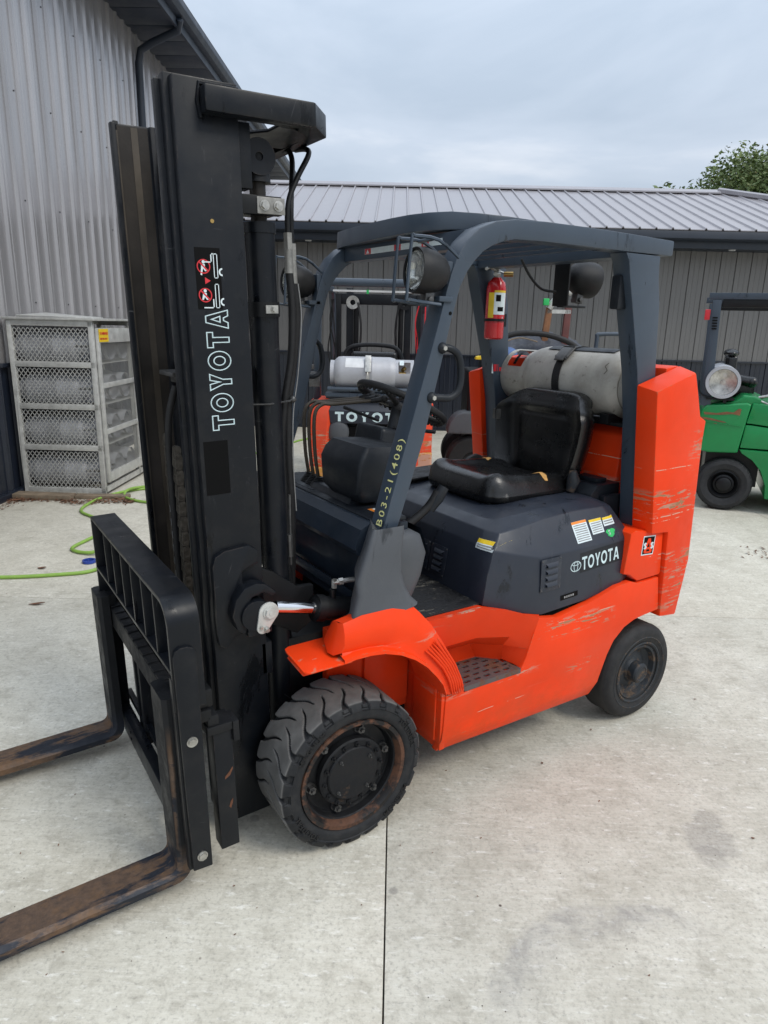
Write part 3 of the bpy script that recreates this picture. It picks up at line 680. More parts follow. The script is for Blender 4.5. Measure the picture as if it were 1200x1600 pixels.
# trees beyond the shed --------------------------------------------
def tree(x, y, h, rc, label, seed, n=5200, flat=1.0, zc=None, ls=.17):
    rd = random.Random(seed); t = thing('tree', label, 'tree', (x, y, 0), 0, 'trees beyond the shed')
    tr = MB(); tr.tube([(0, 0, 0), (.1, .05, h * .3), (.05, .1, h * .6)], .3, 10, rad=[.32, .24, .14])
    cl = []
    zc = zc or h * .68
    for k in range(64):
        a = rd.random() * 6.28; e = rd.uniform(-.6, 1.35); rr = rc * rd.uniform(.35, .92)
        c = Vector((rr * math.cos(a) * math.cos(e), rr * math.sin(a) * math.cos(e), zc + rr * math.sin(e) * flat)); cl.append((c, rc * rd.uniform(.24, .38)))
        if k < 16: tr.tube([(.05, .1, h * rd.uniform(.3, .6)), tuple(c * .5 + Vector((0, 0, zc * .4))), tuple(c)], .05, 5, rad=[.09, .05, .015])
    tr.build('trunk', M['bark'], t); mb = MB()
    for i in range(n):
        c, r_ = cl[i % len(cl)]
        d = Vector((rd.gauss(0, 1), rd.gauss(0, 1), rd.gauss(0, 1))).normalized() * r_ * rd.uniform(.55, 1.15); p = c + d
        a = Vector((rd.gauss(0, 1), rd.gauss(0, 1), rd.gauss(0, .6))).normalized(); b = a.cross(Vector((rd.gauss(0, 1), rd.gauss(0, 1), rd.gauss(0, 1)))).normalized(); s_ = ls * rd.uniform(.6, 1.3)
        mb.add([p - a * s_, p + b * s_ * .55, p + a * s_, p - b * s_ * .55], [(0, 1, 2, 3)])
    tag(mb.build('crown', M['crown'], t, flat=True), kind='stuff')
    return t
tree(28.0, 14.3, 9.6, 4.0, 'broad round green tree rising behind the right end of the shed roof', 5, 80000, zc=4.65, ls=.085)
tree(33.5, 9.5, 10.4, 4.2, 'tree with thick foliage at the far right edge behind the shed', 6, 14000, zc=6, ls=.14)
tree(22.7, 15.6, 6.55, 1.1, 'thin tree top barely showing over the ridge of the shed', 7, 700, zc=5.9, ls=.1)
tree(24.6, 15.2, 6.6, 1.0, 'small sparse twiggy tree top over the ridge beside the big tree', 8, 500, zc=6.0, ls=.1)
# ================================================================ the big forklift (x towards its rear, y towards its right side)
WID = 1.2; YC = .6
T0 = thing('forklift', 'large orange and dark grey forklift with tall black mast in the foreground', 'forklift', (0, 0, 0))
def mir(mb):      # mirrored copy of a builder across the truck's centre plane
    m2 = MB(); m2.v = [(p[0], WID - p[1], p[2]) for p in mb.v]; m2.f = [tuple(reversed(f)) for f in mb.f]; return m2
def both(mb, name, mat, parent=T0, **k):
    a = mb.build(name, mat, parent, **k); b = mir(mb).build(name, mat, parent, **k); return a, b

# ---- wheels
def tyre_mesh(Rr, Wd, rim, N=26, lug=True, depth=.012, nu=700, nv=34):
    prof = []
    sh = .010
    rows = []
    # tread grid with angled lug grooves; v across 0..1 from outer shoulder
    for i in range(nv + 1):
        v = i / nv; row = []
        for j in range(nu):
            a = 2 * PI * j / nu; d = 0.
            if lug:
                for side in (0, 1):
                    w = v if side == 0 else 1 - v
                    if w < .55:
                        ph = (a / (2 * PI) * N + (.5 if side else 0))
                        cen = -.9 * w - .6 * w * w + .07 * math.sin(w * 13)      # groove path
                        x = (ph - cen) % 1.0; x = min(x, 1 - x)
                        hw = .085 * max(0, 1 - w / .55) ** .5 + .012
                        if w < .14: hw += .07 * (1 - w / .14)
                        d = max(d, min(1, max(0, (hw - x) / .035)))
            r = Rr - depth * d - sh * (max(0, 1 - min(v, 1 - v) / .05) ** 2)
            row.append((r * math.cos(a), Wd * (.03 + .94 * v), r * math.sin(a)))
        rows.append(row)
    mb = MB()
    # outer sidewall rows (y from tread edge to rim)
    def wall(sgn):
        W0 = 0 if sgn > 0 else Wd; o = []
        for r, y in ((Rr - .018, .003), (Rr - .022, .0), (Rr - .030, -.001), (Rr - .033, .002), (Rr - (Rr - rim) * .75, .0), (rim + .008, .004), (rim, .010), (rim - .004, .03)):
            row = []
            for j in range(nu):
                a = 2 * PI * j / nu; d = 0
                if lug and r > Rr - .027:
                    ph = a / (2 * PI) * N + (0 if sgn > 0 else .5); x = ph % 1.0; x = min(x, 1 - x); d = min(1, max(0, (.24 - x) / .05))
                rr = r - (depth * .75 * d if r > Rr - .027 else 0); yy = y + (.006 * d if r > Rr - .027 else 0)
                row.append((rr * math.cos(a), W0 + sgn * yy, rr * math.sin(a)))
            o.append(row)
        return o
    A = wall(1); B_ = wall(-1)
    return mb.grid(A[::-1] + rows + B_, closeu=True)
def wheel_front(rot=0):
    w = bpy.data.objects.new('front_wheel', None); COL.objects.link(w); w.parent = T0
    Rr, Wd, rim = .275, .229, .205
    ty = tyre_mesh(Rr, Wd, rim, 22).build('tyre', M['tyre'], w, sharp=34)
    # raised sidewall lettering bent round the wall
    mb = MB()
    for txt, a0 in (('MAGNUM', 152), ('SOLIDEAL', 42), ('MAGNUM', -28), ('SOLIDEAL', -128)):
        def T(v, a0=a0):
            a = R(a0) - (v.x / .238); r = .228 + v.y; return Vector((r * math.cos(a), .0005 - .0012 - v.z, r * math.sin(a)))
        mb = MB(); text_mb(txt, mb, T, .026, .0016, .0006, sp=1.25); mb.build('lettering', M['rubber'], w, flat=True)
    MB().lathe([(rim - .001, .012), (rim - .002, .004), (rim - .016, .004), (rim - .022, .014), (rim - .026, .030)], axis='y', n=64).build('rim_lip', M['rustring'], w, sharp=30)
    MB().lathe([(rim - .026, .030), (rim - .030, .034), (rim - .034, .060), (rim - .034, .19), (rim, .20)], axis='y', n=64).build('rim_barrel', M['rustblack'], w, sharp=30)
    MB().lathe([(.171, .058), (.166, .066), (.150, .068), (.118, .060), (.118, .044), (0.0, .044)], axis='y', n=64).build('rim', M['rustblack'], w, sharp=30)
    MB().lathe([(.126, .05), (.125, .030), (.118, .026), (.100, .026), (.098, .020), (.094, .016), (.0, .012)], axis='y', n=64).build('hub', M['rustblack'], w, sharp=25)
    nut = MB(); small = []
    def hexn(mb, r, a, y0, y1, s, sh_=None):
        c = (r * math.cos(a), 0, r * math.sin(a))
        mb.add([(c[0] + s * math.cos(PI / 3 * k + a), y, c[2] + s * math.sin(PI / 3 * k + a)) for y in (y1, y0) for k in range(6)], [(0, 1, 2, 3, 4, 5)] + [(k, k + 6, (k + 1) % 6 + 6, (k + 1) % 6) for k in range(6)] + [(11, 10, 9, 8, 7, 6)])
        mb.cyl((c[0], y0 + .001, c[2]), (c[0], y0 - .010, c[2]), s * .5, s * .45, 10)
    for k in range(6):
        a = R(12 + 60 * k); nb = MB(); nb.cyl((.147 * math.cos(a), .066, .147 * math.sin(a)), (.147 * math.cos(a), .060, .147 * math.sin(a)), .019, .018, 16); hexn(nb, .147, a, .042, .062, .0145)
        nb.build('wheel_nut', M['dullzinc'], w, sharp=30)
    for k in range(14):
        a = R(5 + 360 / 14 * k); nb = MB(); hexn(nb, .110, a, .019, .030, .0085); nb.build('hub_bolt', M['rustblack'], w, sharp=30)
    for k in range(4):
        a = R(-50 + 90 * k); nb = MB(); hexn(nb, .080, a, .010, .016, .0065); nb.build('cap_bolt', M['dullzinc'], w, sharp=30)
    return w
wf = wheel_front(); wf.location = (0, 0, .2745)
wf2 = dup(wf); wf2.location = (0, WID, .2745); wf2.rotation_euler = (0, 0, PI)
wf2.parent = T0
def wheel_rear():
    w = bpy.data.objects.new('rear_wheel', None); COL.objects.link(w); w.parent = T0
    Rr, Wd, rim = .231, .165, .135
    mb = MB(); pr = [(rim - .004, .03), (rim, .012), (rim + .01, .006), (rim + .03, .003), (rim + .034, .0), (.19, -.002), (.205, .0), (.212, .004), (.222, .014), (Rr - .002, .024), (Rr, .034), (Rr, Wd - .03), (.222, Wd - .014), (.2, Wd), (rim, Wd - .01)]
    mb.lathe(pr, axis='y', n=120)
    ty = mb.build('tyre', M['tyre2'], w, sharp=30)
    k2 = MB()
    for k in range(40):      # small shoulder notches still left on the worn tread
        a = 2 * PI * k / 40; c, s_ = math.cos(a), math.sin(a)
        Tm = Matrix(((c, 0, -s_, 0), (0, 1, 0, 0), (s_, 0, c, 0), (0, 0, 0, 1)))
        k2.hexa([(Rr - .016, .012, -.011), (Rr - .016, .012, .011), (Rr - .001, .030, .011), (Rr - .001, .030, -.011)], [(Rr - .016, .02, -.011), (Rr - .016, .02, .011), (Rr + .0008, .040, .008), (Rr + .0008, .040, -.008)], Tm)
    k2.build('tread_lugs', M['tyre2'], w, sharp=30)
    MB().lathe([(rim + .036, -.001), (rim + .039, -.003), (rim + .042, -.001)], axis='y', n=80).lathe([(rim + .004, .004), (rim + .010, .0005), (rim + .016, .003)], axis='y', n=80).build('wall_rings', M['hubdark'], w)
    MB().lathe([(rim, .014), (rim - .004, .010), (rim - .014, .012), (rim - .022, .035), (rim - .045, .048), (.06, .040), (.052, .028), (.0, .026)], axis='y', n=60).build('rim', M['hubdark'], w, sharp=28)
    MB().lathe([(.050, .03), (.048, -.004), (.043, -.012), (.034, -.015), (.030, -.012), (0, -.013)], axis='y', n=36).build('hub', M['hubdark'], w, sharp=28)
    return w
wr = wheel_rear(); wr.location = (1.540, .024, .2305)
wr2 = dup(wr); wr2.location = (1.540, WID - .024, .2305); wr2.rotation_euler = (0, 0, PI); wr2.parent = T0

# ---- chassis ------------------------------------------------------
side = MB()
yb = lambda z: .030 + max(0, .26 - z) * .35          # lower edge tucked in
pl = [(.379, .209), (.395, .30), (.401, .444), (.486, .451), (.496, .437), (.772, .442), (.80, .50), (.852, .655), (.96, .635), (1.15, .66), (1.31, .70), (1.40, .705), (1.45, .688), (1.598, .690), (1.628, .527), (1.528, .520), (1.46, .512), (1.397, .490), (1.335, .44), (1.300, .38), (1.262, .28), (1.234, .196)]
lo = [(.382, .26)]
def quadstrip(pts, mb, th=.03):
    mb.ex([(x, yb(z), z) for x, z in pts], (0, th, 0))
quadstrip([(.379, .209), (.388, .262), (1.257, .262), (1.234, .196)], side)
quadstrip([(.388, .262)] + pl[1:-1] + [(1.257, .262)], side)
both(side, 'side_panel', M['orange'], bevel=.004)
# sill rim and stepped foot well
def well(s):
    mb = MB()
    T_ = [(.28, .052, .752), (.56, .052, .752), (.70, .040, .715), (.852, .031, .657)]
    R_ = [(.30, .118, .732), (.60, .118, .732), (.72, .10, .70), (.90, .075, .655)]
    Mi = [(.36, .105, .60), (.60, .105, .60), (.74, .070, .585), (.838, .033, .60)]
    D_ = [(.42, .190, .53), (.64, .190, .53), (.755, .12, .525), (.815, .033, .53)]
    B_ = [(.47, .215, .440), (.69, .200, .440), (.765, .13, .440), (.785, .033, .445)]
    mb.grid([R_, T_, Mi, D_, B_]); R2 = [(p[0] - .0, p[1], p[2]) for p in R_]
    mb.add([(.45, .03, .436), (.80, .03, .436), (.80, .24, .436), (.45, .24, .436)], [(0, 1, 2, 3)])
    return mb
both(well(0), 'foot_well', M['orange'], sharp=30)
core = MB(); core.box(.43, 1.40, .24, WID - .24, .20, .70).box(.24, .44, .31, WID - .31, .36, .71).box(-.10, .2, .31, WID - .31, .3, .68).box(1.3, 1.62, .22, WID - .22, .3, .9); core.build('frame', M['black'], T0, bevel=.01)
hl = MB(); hl.box(.03, .42, .262, .30, .30, .700).box(.385, .41, .036, .27, .215, .54)
hl.ex([(.18, .262, .34), (.38, .262, .34), (.38, .262, .60), (.30, .262, .66), (.18, .262, .66)], (0, -.014, 0)); hl.ex([(.384, .06, .25), (.384, .20, .25), (.384, .20, .50), (.384, .06, .50)], (-.010, 0, 0))
both(hl, 'wheel_housing', M['orange'], bevel=.004)
mb = MB(); [mb.cyl((x, .262, z), (x, .240, z), .016, .013, 8) for x, z in ((.06, .635), (.13, .615))]; both(mb, 'housing_bolt', M['rustblack'])

# fender arch, apron and front flap
arcp = [(.376, .467), (.358, .517), (.325, .561), (.283, .608), (.231, .650), (.170, .684), (.106, .706), (.05, .714), (-.005, .7145), (-.05, .7095)]
fl = MB()
fl.ex([(-.190, .014, .706), (-.178, .165, .706), (-.172, .186, .706), (-.155, .196, .706), (-.02, .200, .706), (-.02, -.001, .706), (-.168, -.003, .706), (-.182, .002, .706)], (0, 0, .0075)); fl.ex([(-.188, .02, .692), (-.178, .16, .692), (-.165, .16, .706), (-.172, .02, .706)], (.05, 0, 0))
fl.ex([(-.186, .002, .660), (-.170, .17, .672), (-.170, .17, .706), (-.186, .002, .706)], (.012, 0, 0)) if False else None
both(fl, 'fender_flap', M['orange'], bevel=.005)
ap = MB()
lip = [(x, z) for x, z in arcp]
rows = [[(x, -.004, z) for x, z in lip], [(x * 1.0, -.002, z + .012) for x, z in lip], [(x, .030, z + .014 + .004) for x, z in lip]]
ap.grid([[(x, .20, z) for x, z in lip]] + rows)
both(ap, 'fender_lip', M['orange'], sharp=35)
apr = MB()
inner = [(.405, .452), (.386, .52), (.352, .575), (.305, .625), (.248, .670), (.182, .704), (.112, .724), (.05, .732), (-.005, .732), (-.045, .735)]
outer = [(.486, .452), (.472, .50), (.438, .575), (.385, .66), (.330, .74), (.275, .80), (.240, .834), (.14, .84), (.04, .84), (-.03, .826)]
r0 = [(x, .024, z) for x, z in inner]; r3 = [(x, .046, z) for x, z in outer]
r1 = [((a[0] * 2 + b[0]) / 3, .016, (a[2] * 2 + b[2]) / 3) for a, b in zip(r0, r3)]; r2 = [((a[0] + b[0] * 2) / 3, .026, (a[2] + b[2] * 2) / 3) for a, b in zip(r0, r3)]
apr.grid([[(x, .016, z + .010) for x, z in arcp], [(x, .024, z) for x, z in inner]])
fr_ = [(-.115, .105, .725), (-.112, .107, .74), (-.098, .112, .775), (-.072, .13, .82)]
cols = [r0, r1, r2, r3]
grd = [[c[i] for c in cols] for i in range(len(r0))]
grd.append([(-.068, .042, .724), (-.062, .046, .745), (-.050, .054, .785), (-.040, .060, .826)])
grd.append([(-.072, .075, .722), (-.064, .078, .745), (-.050, .082, .785), (-.036, .085, .822)])
grd.append([(-.040, .16, .722), (-.034, .16, .74), (-.02, .16, .765), (-.008, .16, .785)])
apr.grid(grd); apr.add([(.24, .046, .834), (-.03, .046, .826), (-.036, .085, .822), (-.008, .16, .785), (.24, .16, .83)], [(0, 1, 2, 3, 4)])
apr.grid([[(x, .046, z) for x, z in outer[:7]], [(x - .01, .12, z - .01) for x, z in outer[:7]]])
both(apr, 'front_apron', M['orange'], sharp=40)
for k in range(6):
    f = .16 + .14 * k; p = []
    for i in range(10):
        t = i / 9; j = t * 3.6; a = int(j); fr2 = j - a
        I = [inner[a][q] + (inner[a + 1][q] - inner[a][q]) * fr2 for q in (0, 1)]; O = [outer[a][q] + (outer[a + 1][q] - outer[a][q]) * fr2 for q in (0, 1)]
        ff = f * (.9) + .04; yy = .0245 - .0085 * math.sin(PI * min(1, ff * 1.2)); rr = yy
        p.append((I[0] + (O[0] - I[0]) * ff, .016 + .004 * abs(ff - .4), I[1] + (O[1] - I[1]) * ff))
    rb = MB().tube(p, .0052, 8, rad=[.002, .0045] + [.0055] * 6 + [.0045, .002]); both(rb, 'rib', M['orange'], sharp=60)
# step plate with oblong holes
st = MB(); sx0, sx1, sy0, sy1 = .485, .775, .030, .205; nx, ny = 5, 5
def cell(mb, x0, x1, y0, y1, z, t):
    cx, cy = (x0 + x1) / 2, (y0 + y1) / 2; hw, hh = (x1 - x0) * .36, (y1 - y0) * .24
    outp = [(x0, y0), (cx, y0), (x1, y0), (x1, cy), (x1, y1), (cx, y1), (x0, y1), (x0, cy)]
    k = .62; inn = [(cx - hw * k, cy - hh), (cx, cy - hh), (cx + hw * k, cy - hh), (cx + hw, cy), (cx + hw * k, cy + hh), (cx, cy + hh), (cx - hw * k, cy + hh), (cx - hw, cy)]
    mb.grid([[(x, y, z - t) for x, y in inn], [(x, y, z) for x, y in inn], [(x, y, z) for x, y in outp]], closeu=True)
for i in range(nx):
    for j in range(ny):
        off = (.02 if j % 2 else 0); x0 = sx0 + .012 + off + i * .05; cell(st, x0, x0 + .05, sy0 + .012 + j * .032, sy0 + .012 + (j + 1) * .032, .457, .006)
st.grid([[(sx0, sy0, .437), (sx1, sy0, .437)], [(sx0, sy0, .457), (sx1, sy0, .457)], [(sx0, sy0 + .012, .457), (sx1, sy0 + .012, .457)]])
st.grid([[(sx0 + .262 + (.0), sy0 + .012, .4565), (sx1, sy0 + .012, .4565)], [(sx0 + .285, sy1, .4565), (sx1 - .02, sy1 - .07, .4565)]])
both(st, 'step_plate', M['step'], sharp=30)

# grey moulded boots at the foot of the front pillars
bt = MB()
def sk(P, y0, k=.55):
    xm = sum(p[0] for p in P) / len(P)
    return [(p[0] + ((p[1] - y0) * k if p[0] < xm else 0), p[1], p[2]) for p in P]
def rr(x0, x1, y0, y1, z, c=.03, zs=None):
    """rounded rect section; zs = heights at x0,x1"""
    P = []
    z0, z1 = zs or (z, z)
    for cx, cy, a0 in ((x1 - c, y0 + c, 270), (x1 - c, y1 - c, 0), (x0 + c, y1 - c, 90), (x0 + c, y0 + c, 180)):
        for k in range(5):
            a = R(a0 + 90 * k / 4); x = cx + c * math.cos(a); y = cy + c * math.sin(a); P.append((x, y, z0 + (z1 - z0) * (x - x0) / (x1 - x0)))
    return P
bt.grid([sk(r_, .07) for r_ in (rr(.118, .220, .092, .20, 1.09, .018), rr(.092, .232, .080, .215, 1.112, .022), rr(.086, .230, .076, .215, 1.100, .022), rr(.062, .224, .068, .215, 1.03, .03), rr(.030, .216, .058, .215, .95, .03), rr(.032, .228, .052, .215, .90, .03), rr(.010, .250, .046, .215, .84, .03, (.80, .86)), rr(-.015, .275, .040, .215, .80, .03, (.785, .835)))], closeu=True)
both(bt, 'pillar_boot', M['boot'], sharp=50)
kn = MB()
kn.grid([rr(.19, .31, .135, .25, 1.065, .04), rr(.17, .345, .12, .27, 1.045, .05), rr(.17, .368, .115, .28, .98, .05), rr(.17, .350, .115, .28, .90, .05), rr(.17, .30, .12, .28, .80, .04), rr(.17, .25, .13, .26, .73, .03)], closeu=True); kn.f.append(tuple(range(19, -1, -1)))
both(kn, 'knee_guard', M['boot'], sharp=60)

# floor, mat
mt = MB(); mt.box(.22, .66, .118, WID - .118, .70, .738)
mt.build('floor_mat', M['treadplate'], T0, bevel=.002)

# ---- engine hood -------------------------------------------------
LV = [  # (x,y,z) per level, near half, front to rear
 [(.610, YC, .738), (.610, .16, .738), (.612, .100, .735), (.74, .066, .690), (.885, .052, .655), (1.15, .050, .668), (1.36, .052, .700), (1.425, .070, .715), (1.44, .12, .72), (1.44, YC, .72)],
 [(.628, YC, .86), (.628, .16, .86), (.632, .103, .85), (.75, .072, .815), (.875, .055, .79), (1.15, .054, .79), (1.375, .055, .795), (1.435, .075, .80), (1.448, .12, .80), (1.448, YC, .80)],
 [(.648, YC, .948), (.648, .17, .948), (.660, .108, .942), (.76, .080, .918), (.868, .062, .893), (1.13, .060, .895), (1.36, .062, .900), (1.425, .080, .905), (1.44, .13, .91), (1.44, YC, .91)],
 [(.685, YC, 1.000), (.685, .20, 1.000), (.708, .134, .998), (.80, .130, 1.008), (.93, .136, 1.022), (1.10, .140, 1.033), (1.285, .130, 1.036), (1.35, .145, 1.028), (1.375, .19, 1.028), (1.375, YC, 1.028)],
 [(.735, YC, 1.022), (.735, .27, 1.022), (.76, .22, 1.026), (.85, .20, 1.038), (.97, .20, 1.048), (1.11, .20, 1.054), (1.25, .20, 1.056), (1.30, .21, 1.054), (1.33, .24, 1.05), (1.33, YC, 1.05)],
 [(.80, YC, 1.03), (.80, .34, 1.03), (.82, .32, 1.03), (.9, .31, 1.04), (1.0, .31, 1.05), (1.11, .31, 1.055), (1.22, .31, 1.057), (1.25, .31, 1.056), (1.27, .33, 1.055), (1.27, YC, 1.055)]]
hd = MB(); rowsH = []
for lv in LV: rowsH.append(lv[1:] [:-1] + [(p[0], WID - p[1], p[2]) for p in lv[1:-1]][::-1])
hd.grid(rowsH, closeu=True); nn = len(rowsH[0]); k0 = (len(rowsH) - 1) * nn; hd.f.append(tuple(k0 + i for i in range(nn))); 
hood = hd.build('hood', M['hood'], T0, bevel=.006, seg=2, sharp=30, bang=14, tri=True)
# louvre panels
def louver(o, ux, uy, w, h, n=4):
    T = frame(o, ux, uy); fr_ = MB(); fr_.box(0, w, 0, h, .0, .0015, M=T)
    p = fr_.build('louvre_panel', M['hood'], hood, bevel=.0006)
    for k in range(n):
        z = h * (.10 + .80 * (k + .5) / n); hh = h * .80 / n * .62; mb = MB(); x0, x1 = w * .20, w * .84
        rows = []
        for (yy, zz) in ((-hh / 2, .0015), (-hh / 2 + .001, .010), (0, .0085), (hh / 2, .0015)):
            rows.append([(x0 + (.008 if i in (0, 4) and zz > .002 else 0) * (1 if i == 0 else -1) + (x1 - x0) * i / 4, z + yy, zz) for i in range(5)])
        mb.grid(rows, M=T); mb.grid([[rows[0][i] for i in range(5)], [(x0 + (x1 - x0) * i / 4, z - hh / 2, .0015) for i in range(5)]], M=T)
        mb.box(x0 + .004, x1 - .004, z - hh / 2 - .0035, z - hh / 2 + .001, .0016, .0022, M=T); b = mb.build('louvre', M['hood'], hood, sharp=50)
    s_ = MB(); [s_.cyl(T @ Vector((a, b, .001)), T @ Vector((a, b, .003)), .004, .003, 8) for a in (w * .06, w * .94) for b in (h * .05, h * .95)]; s_.build('screw', M['dullzinc'], hood)
louver((.868, .0515, .750), (1, -.0, .02), (.02, .03, 1), .112, .135)
louver((.6105, .565, .765), (0, -1, 0), (.16, 0, 1), .105, .125)
louver((.6105, .450, .765), (0, -1, 0), (.16, 0, 1), .105, .125)
# lettering and stickers on the hood
lp, wd = glyphs('TOYOTA', 1, .14, .19)
def onhood(x, z): return frame((x, .02, z), (1, 0, .055), (0, 0, 1))
mb = MB(); T = onhood(1.105, .803); k = .235 / wd
S2 = Matrix.Diagonal((k * .98, .056, 1, 1)); curve_mb(lp, mb, T @ S2, .0001); snap(mb, hood, (0, 1, 0)); mb.build('lettering', M['decalp'], hood, flat=True)
mb = MB(); cx, cy = 1.067, .826   # three-ellipse emblem
for rx, ry, t, ox, oy in ((.031, .0225, .0035, 0, 0), (.0125, .0215, .003, 0, 0), (.0225, .0085, .003, 0, .0115)):
    curve_mb([ring(ox, oy, rx, ry), ring(ox, oy, rx - t, ry - t)[::-1]], mb, onhood(cx, cy), .0001)
snap(mb, hood, (0, 1, 0), .0014); mb.build('emblem', M['decalp'], hood, flat=True)
mb = rect_grid(onhood(1.095, .792), .27, .085, 8, 3); snap(mb, hood, (0, 1, 0), .0006); mb.build('decal_patch', M['dgrey'] if False else M['dash'], hood, flat=True)
def sticker(T, w, h, band, mat, lines=5, target=hood, d=(0, 1, 0), bandmat='dyellow', base='decalw'):
    mb = rect_grid(T, w, h); snap(mb, target, d, .0012); s_ = mb.build('sticker', M[base], target, flat=True)
    mb = rect_grid(T @ Matrix.Translation((0, h - band, 0)), w, band, 6, 2); snap(mb, target, d, .0018); mb.build('sticker_band', M[bandmat], target, flat=True)
    mb = MB()
    for i in range(lines):
        y = (h - band) * (i + .7) / (lines + .6); mb.grid([[(w * (.08 + .84 * a / 5), y + b, 0) for a in range(6)] for b in (0, (h - band) / lines * .38)], M=T)
    snap(mb, target, d, .002); mb.build('fine_print', M['dgrey'], target, flat=True)
    return s_
def onup(x, z, rz=0): return frame((x, .02, z), (1, 0, .05), (0, .4, 1))
sticker(onup(1.085, .915), .085, .085, .010, None, 8, bandmat='dorange')
sticker(onup(1.183, .937), .072, .060, .010, None, 5)
sticker(onup(1.262, .960), .068, .036, .010, None, 2)
mb = MB(); T = onup(1.262, .916); mb.grid([[(.03 + (.026 + .005 * math.sin(5 * a)) * r_ * math.cos(a), .018 + (.017 + .004 * math.sin(3 * a)) * r_ * math.sin(a), 0) for a in [2 * PI * q / 20 for q in range(20)]] for r_ in (.02, .5, 1)], closeu=True, M=T); snap(mb, hood, (0, 1, 0)); gs = mb.build('round_sticker', M['dgreen'], hood, flat=True)
mb = MB(); text_mb('S', mb, T @ Matrix.Translation((.016, .010, 0)), .026, .0001, .001); snap(mb, hood, (0, 1, 0), .002); mb.build('lettering', M['decalw'], hood, flat=True)
sticker(frame((.62, .197, .935), (0, -1, 0), (.2, 0, 1)), .085, .036, .014, None, 2, d=(1, 0, 0))
mb = rect_grid(onhood(.99, .692), .10, .022, 6, 2); snap(mb, hood, (0, 1, 0)); q = mb.build('name_plate', M['dblack'], hood, flat=True)
mb = MB(); [mb.grid([[(.02 + a * .012, .006 + b * .009, 0) for a in (i, i + .7)] for b in (0, 1)], M=onhood(.99, .692)) for i in range(5)]; snap(mb, hood, (0, 1, 0), .002); mb.build('lettering', M['dgrey'], hood, flat=True)

# rear tray between hood and counterweight
mb = MB(); mb.prism([(1.33, 1.02), (1.33, 1.055), (1.37, 1.095), (1.52, 1.095), (1.52, 1.02)], 'y', .235, WID - .235); mb.box(1.40, 1.47, .27, .40, 1.095, 1.115).box(1.385, 1.50, .205, .235, .93, 1.05)
mb.build('rear_tray', M['dash'], T0, bevel=.006)

# counterweight ----------------------------------------------------
cw = MB(); cw.prism([(1.50, .46), (1.50, 1.07), (1.535, 1.09), (1.545, 1.30), (1.60, 1.345), (1.83, 1.345), (1.86, .74), (1.81, .46)], 'y', .27, WID - .27)
cwo = cw.build('counterweight', M['orange'], T0, bevel=.012)
wg = MB(); yo = .004
out2 = [(1.392, 1.525), (1.655, 1.596), (1.70, 1.50), (1.745, 1.405), (1.790, 1.385), (1.785, 1.29), (1.812, .735), (1.765, .470), (1.632, .492), (1.598, .905), (1.478, .915)]
yo_ = [.008, .020, .024, .03, .03, .03, .03, .03, .02, .012, .008]
i_out = [(1.392, .30, 1.540), (1.46, .30, 1.625), (1.64, .30, 1.632), (1.70, .30, 1.50), (1.80, .30, 1.385), (1.83, .30, 1.29), (1.86, .30, .735), (1.81, .30, .47), (1.632, .30, .492), (1.598, .30, .905), (1.478, .30, .915)]
P0 = [(x, y, z) for (x, z), y in zip(out2, yo_)]
P1 = [(1.392 + .0, .13, 1.545), (1.655, .13, 1.622), (1.712, .13, 1.52), (1.775, .13, 1.42), (1.83, .13, 1.392), (1.835, .13, 1.29), (1.862, .13, .735), (1.815, .13, .47), (1.632, .13, .492), (1.598, .13, .905), (1.478, .13, .915)]
P2 = [(1.392, .275, 1.53), (1.655, .275, 1.62), (1.712, .275, 1.52), (1.775, .275, 1.42), (1.83, .275, 1.392), (1.84, .275, 1.29), (1.865, .275, .735), (1.815, .275, .47), (1.632, .275, .492), (1.598, .275, .905), (1.478, .275, .915)]
P1[0] = (1.392, .13, 1.560)
def shift(P, xm): return [(max(p[0], xm), p[1], p[2]) for p in P]
Pa = [(p[0] - (.012 if i in (0, 10) else 0), .107, p[2]) for i, p in enumerate(P1)]; Pa[0] = (1.385, .107, 1.546)
wg.grid([P0, Pa], closeu=True); wg.f.append(tuple(range(10, -1, -1))); wg.f.append(tuple(11 + i for i in range(11)))
wi = MB(); Q = [(1.572, 1.610), (1.655, 1.620), (1.712, 1.52), (1.775, 1.42), (1.83, 1.392), (1.838, 1.29), (1.863, .735), (1.815, .47), (1.632, .492), (1.598, .905), (1.58, 1.0)]
wi.prism(Q, 'y', .107, .272)
both(wg, 'counterweight_wing', M['orange'], bevel=.010, bang=12, sharp=35)
both(wi, 'counterweight_inner_wing', M['orange'], bevel=.010, sharp=35)
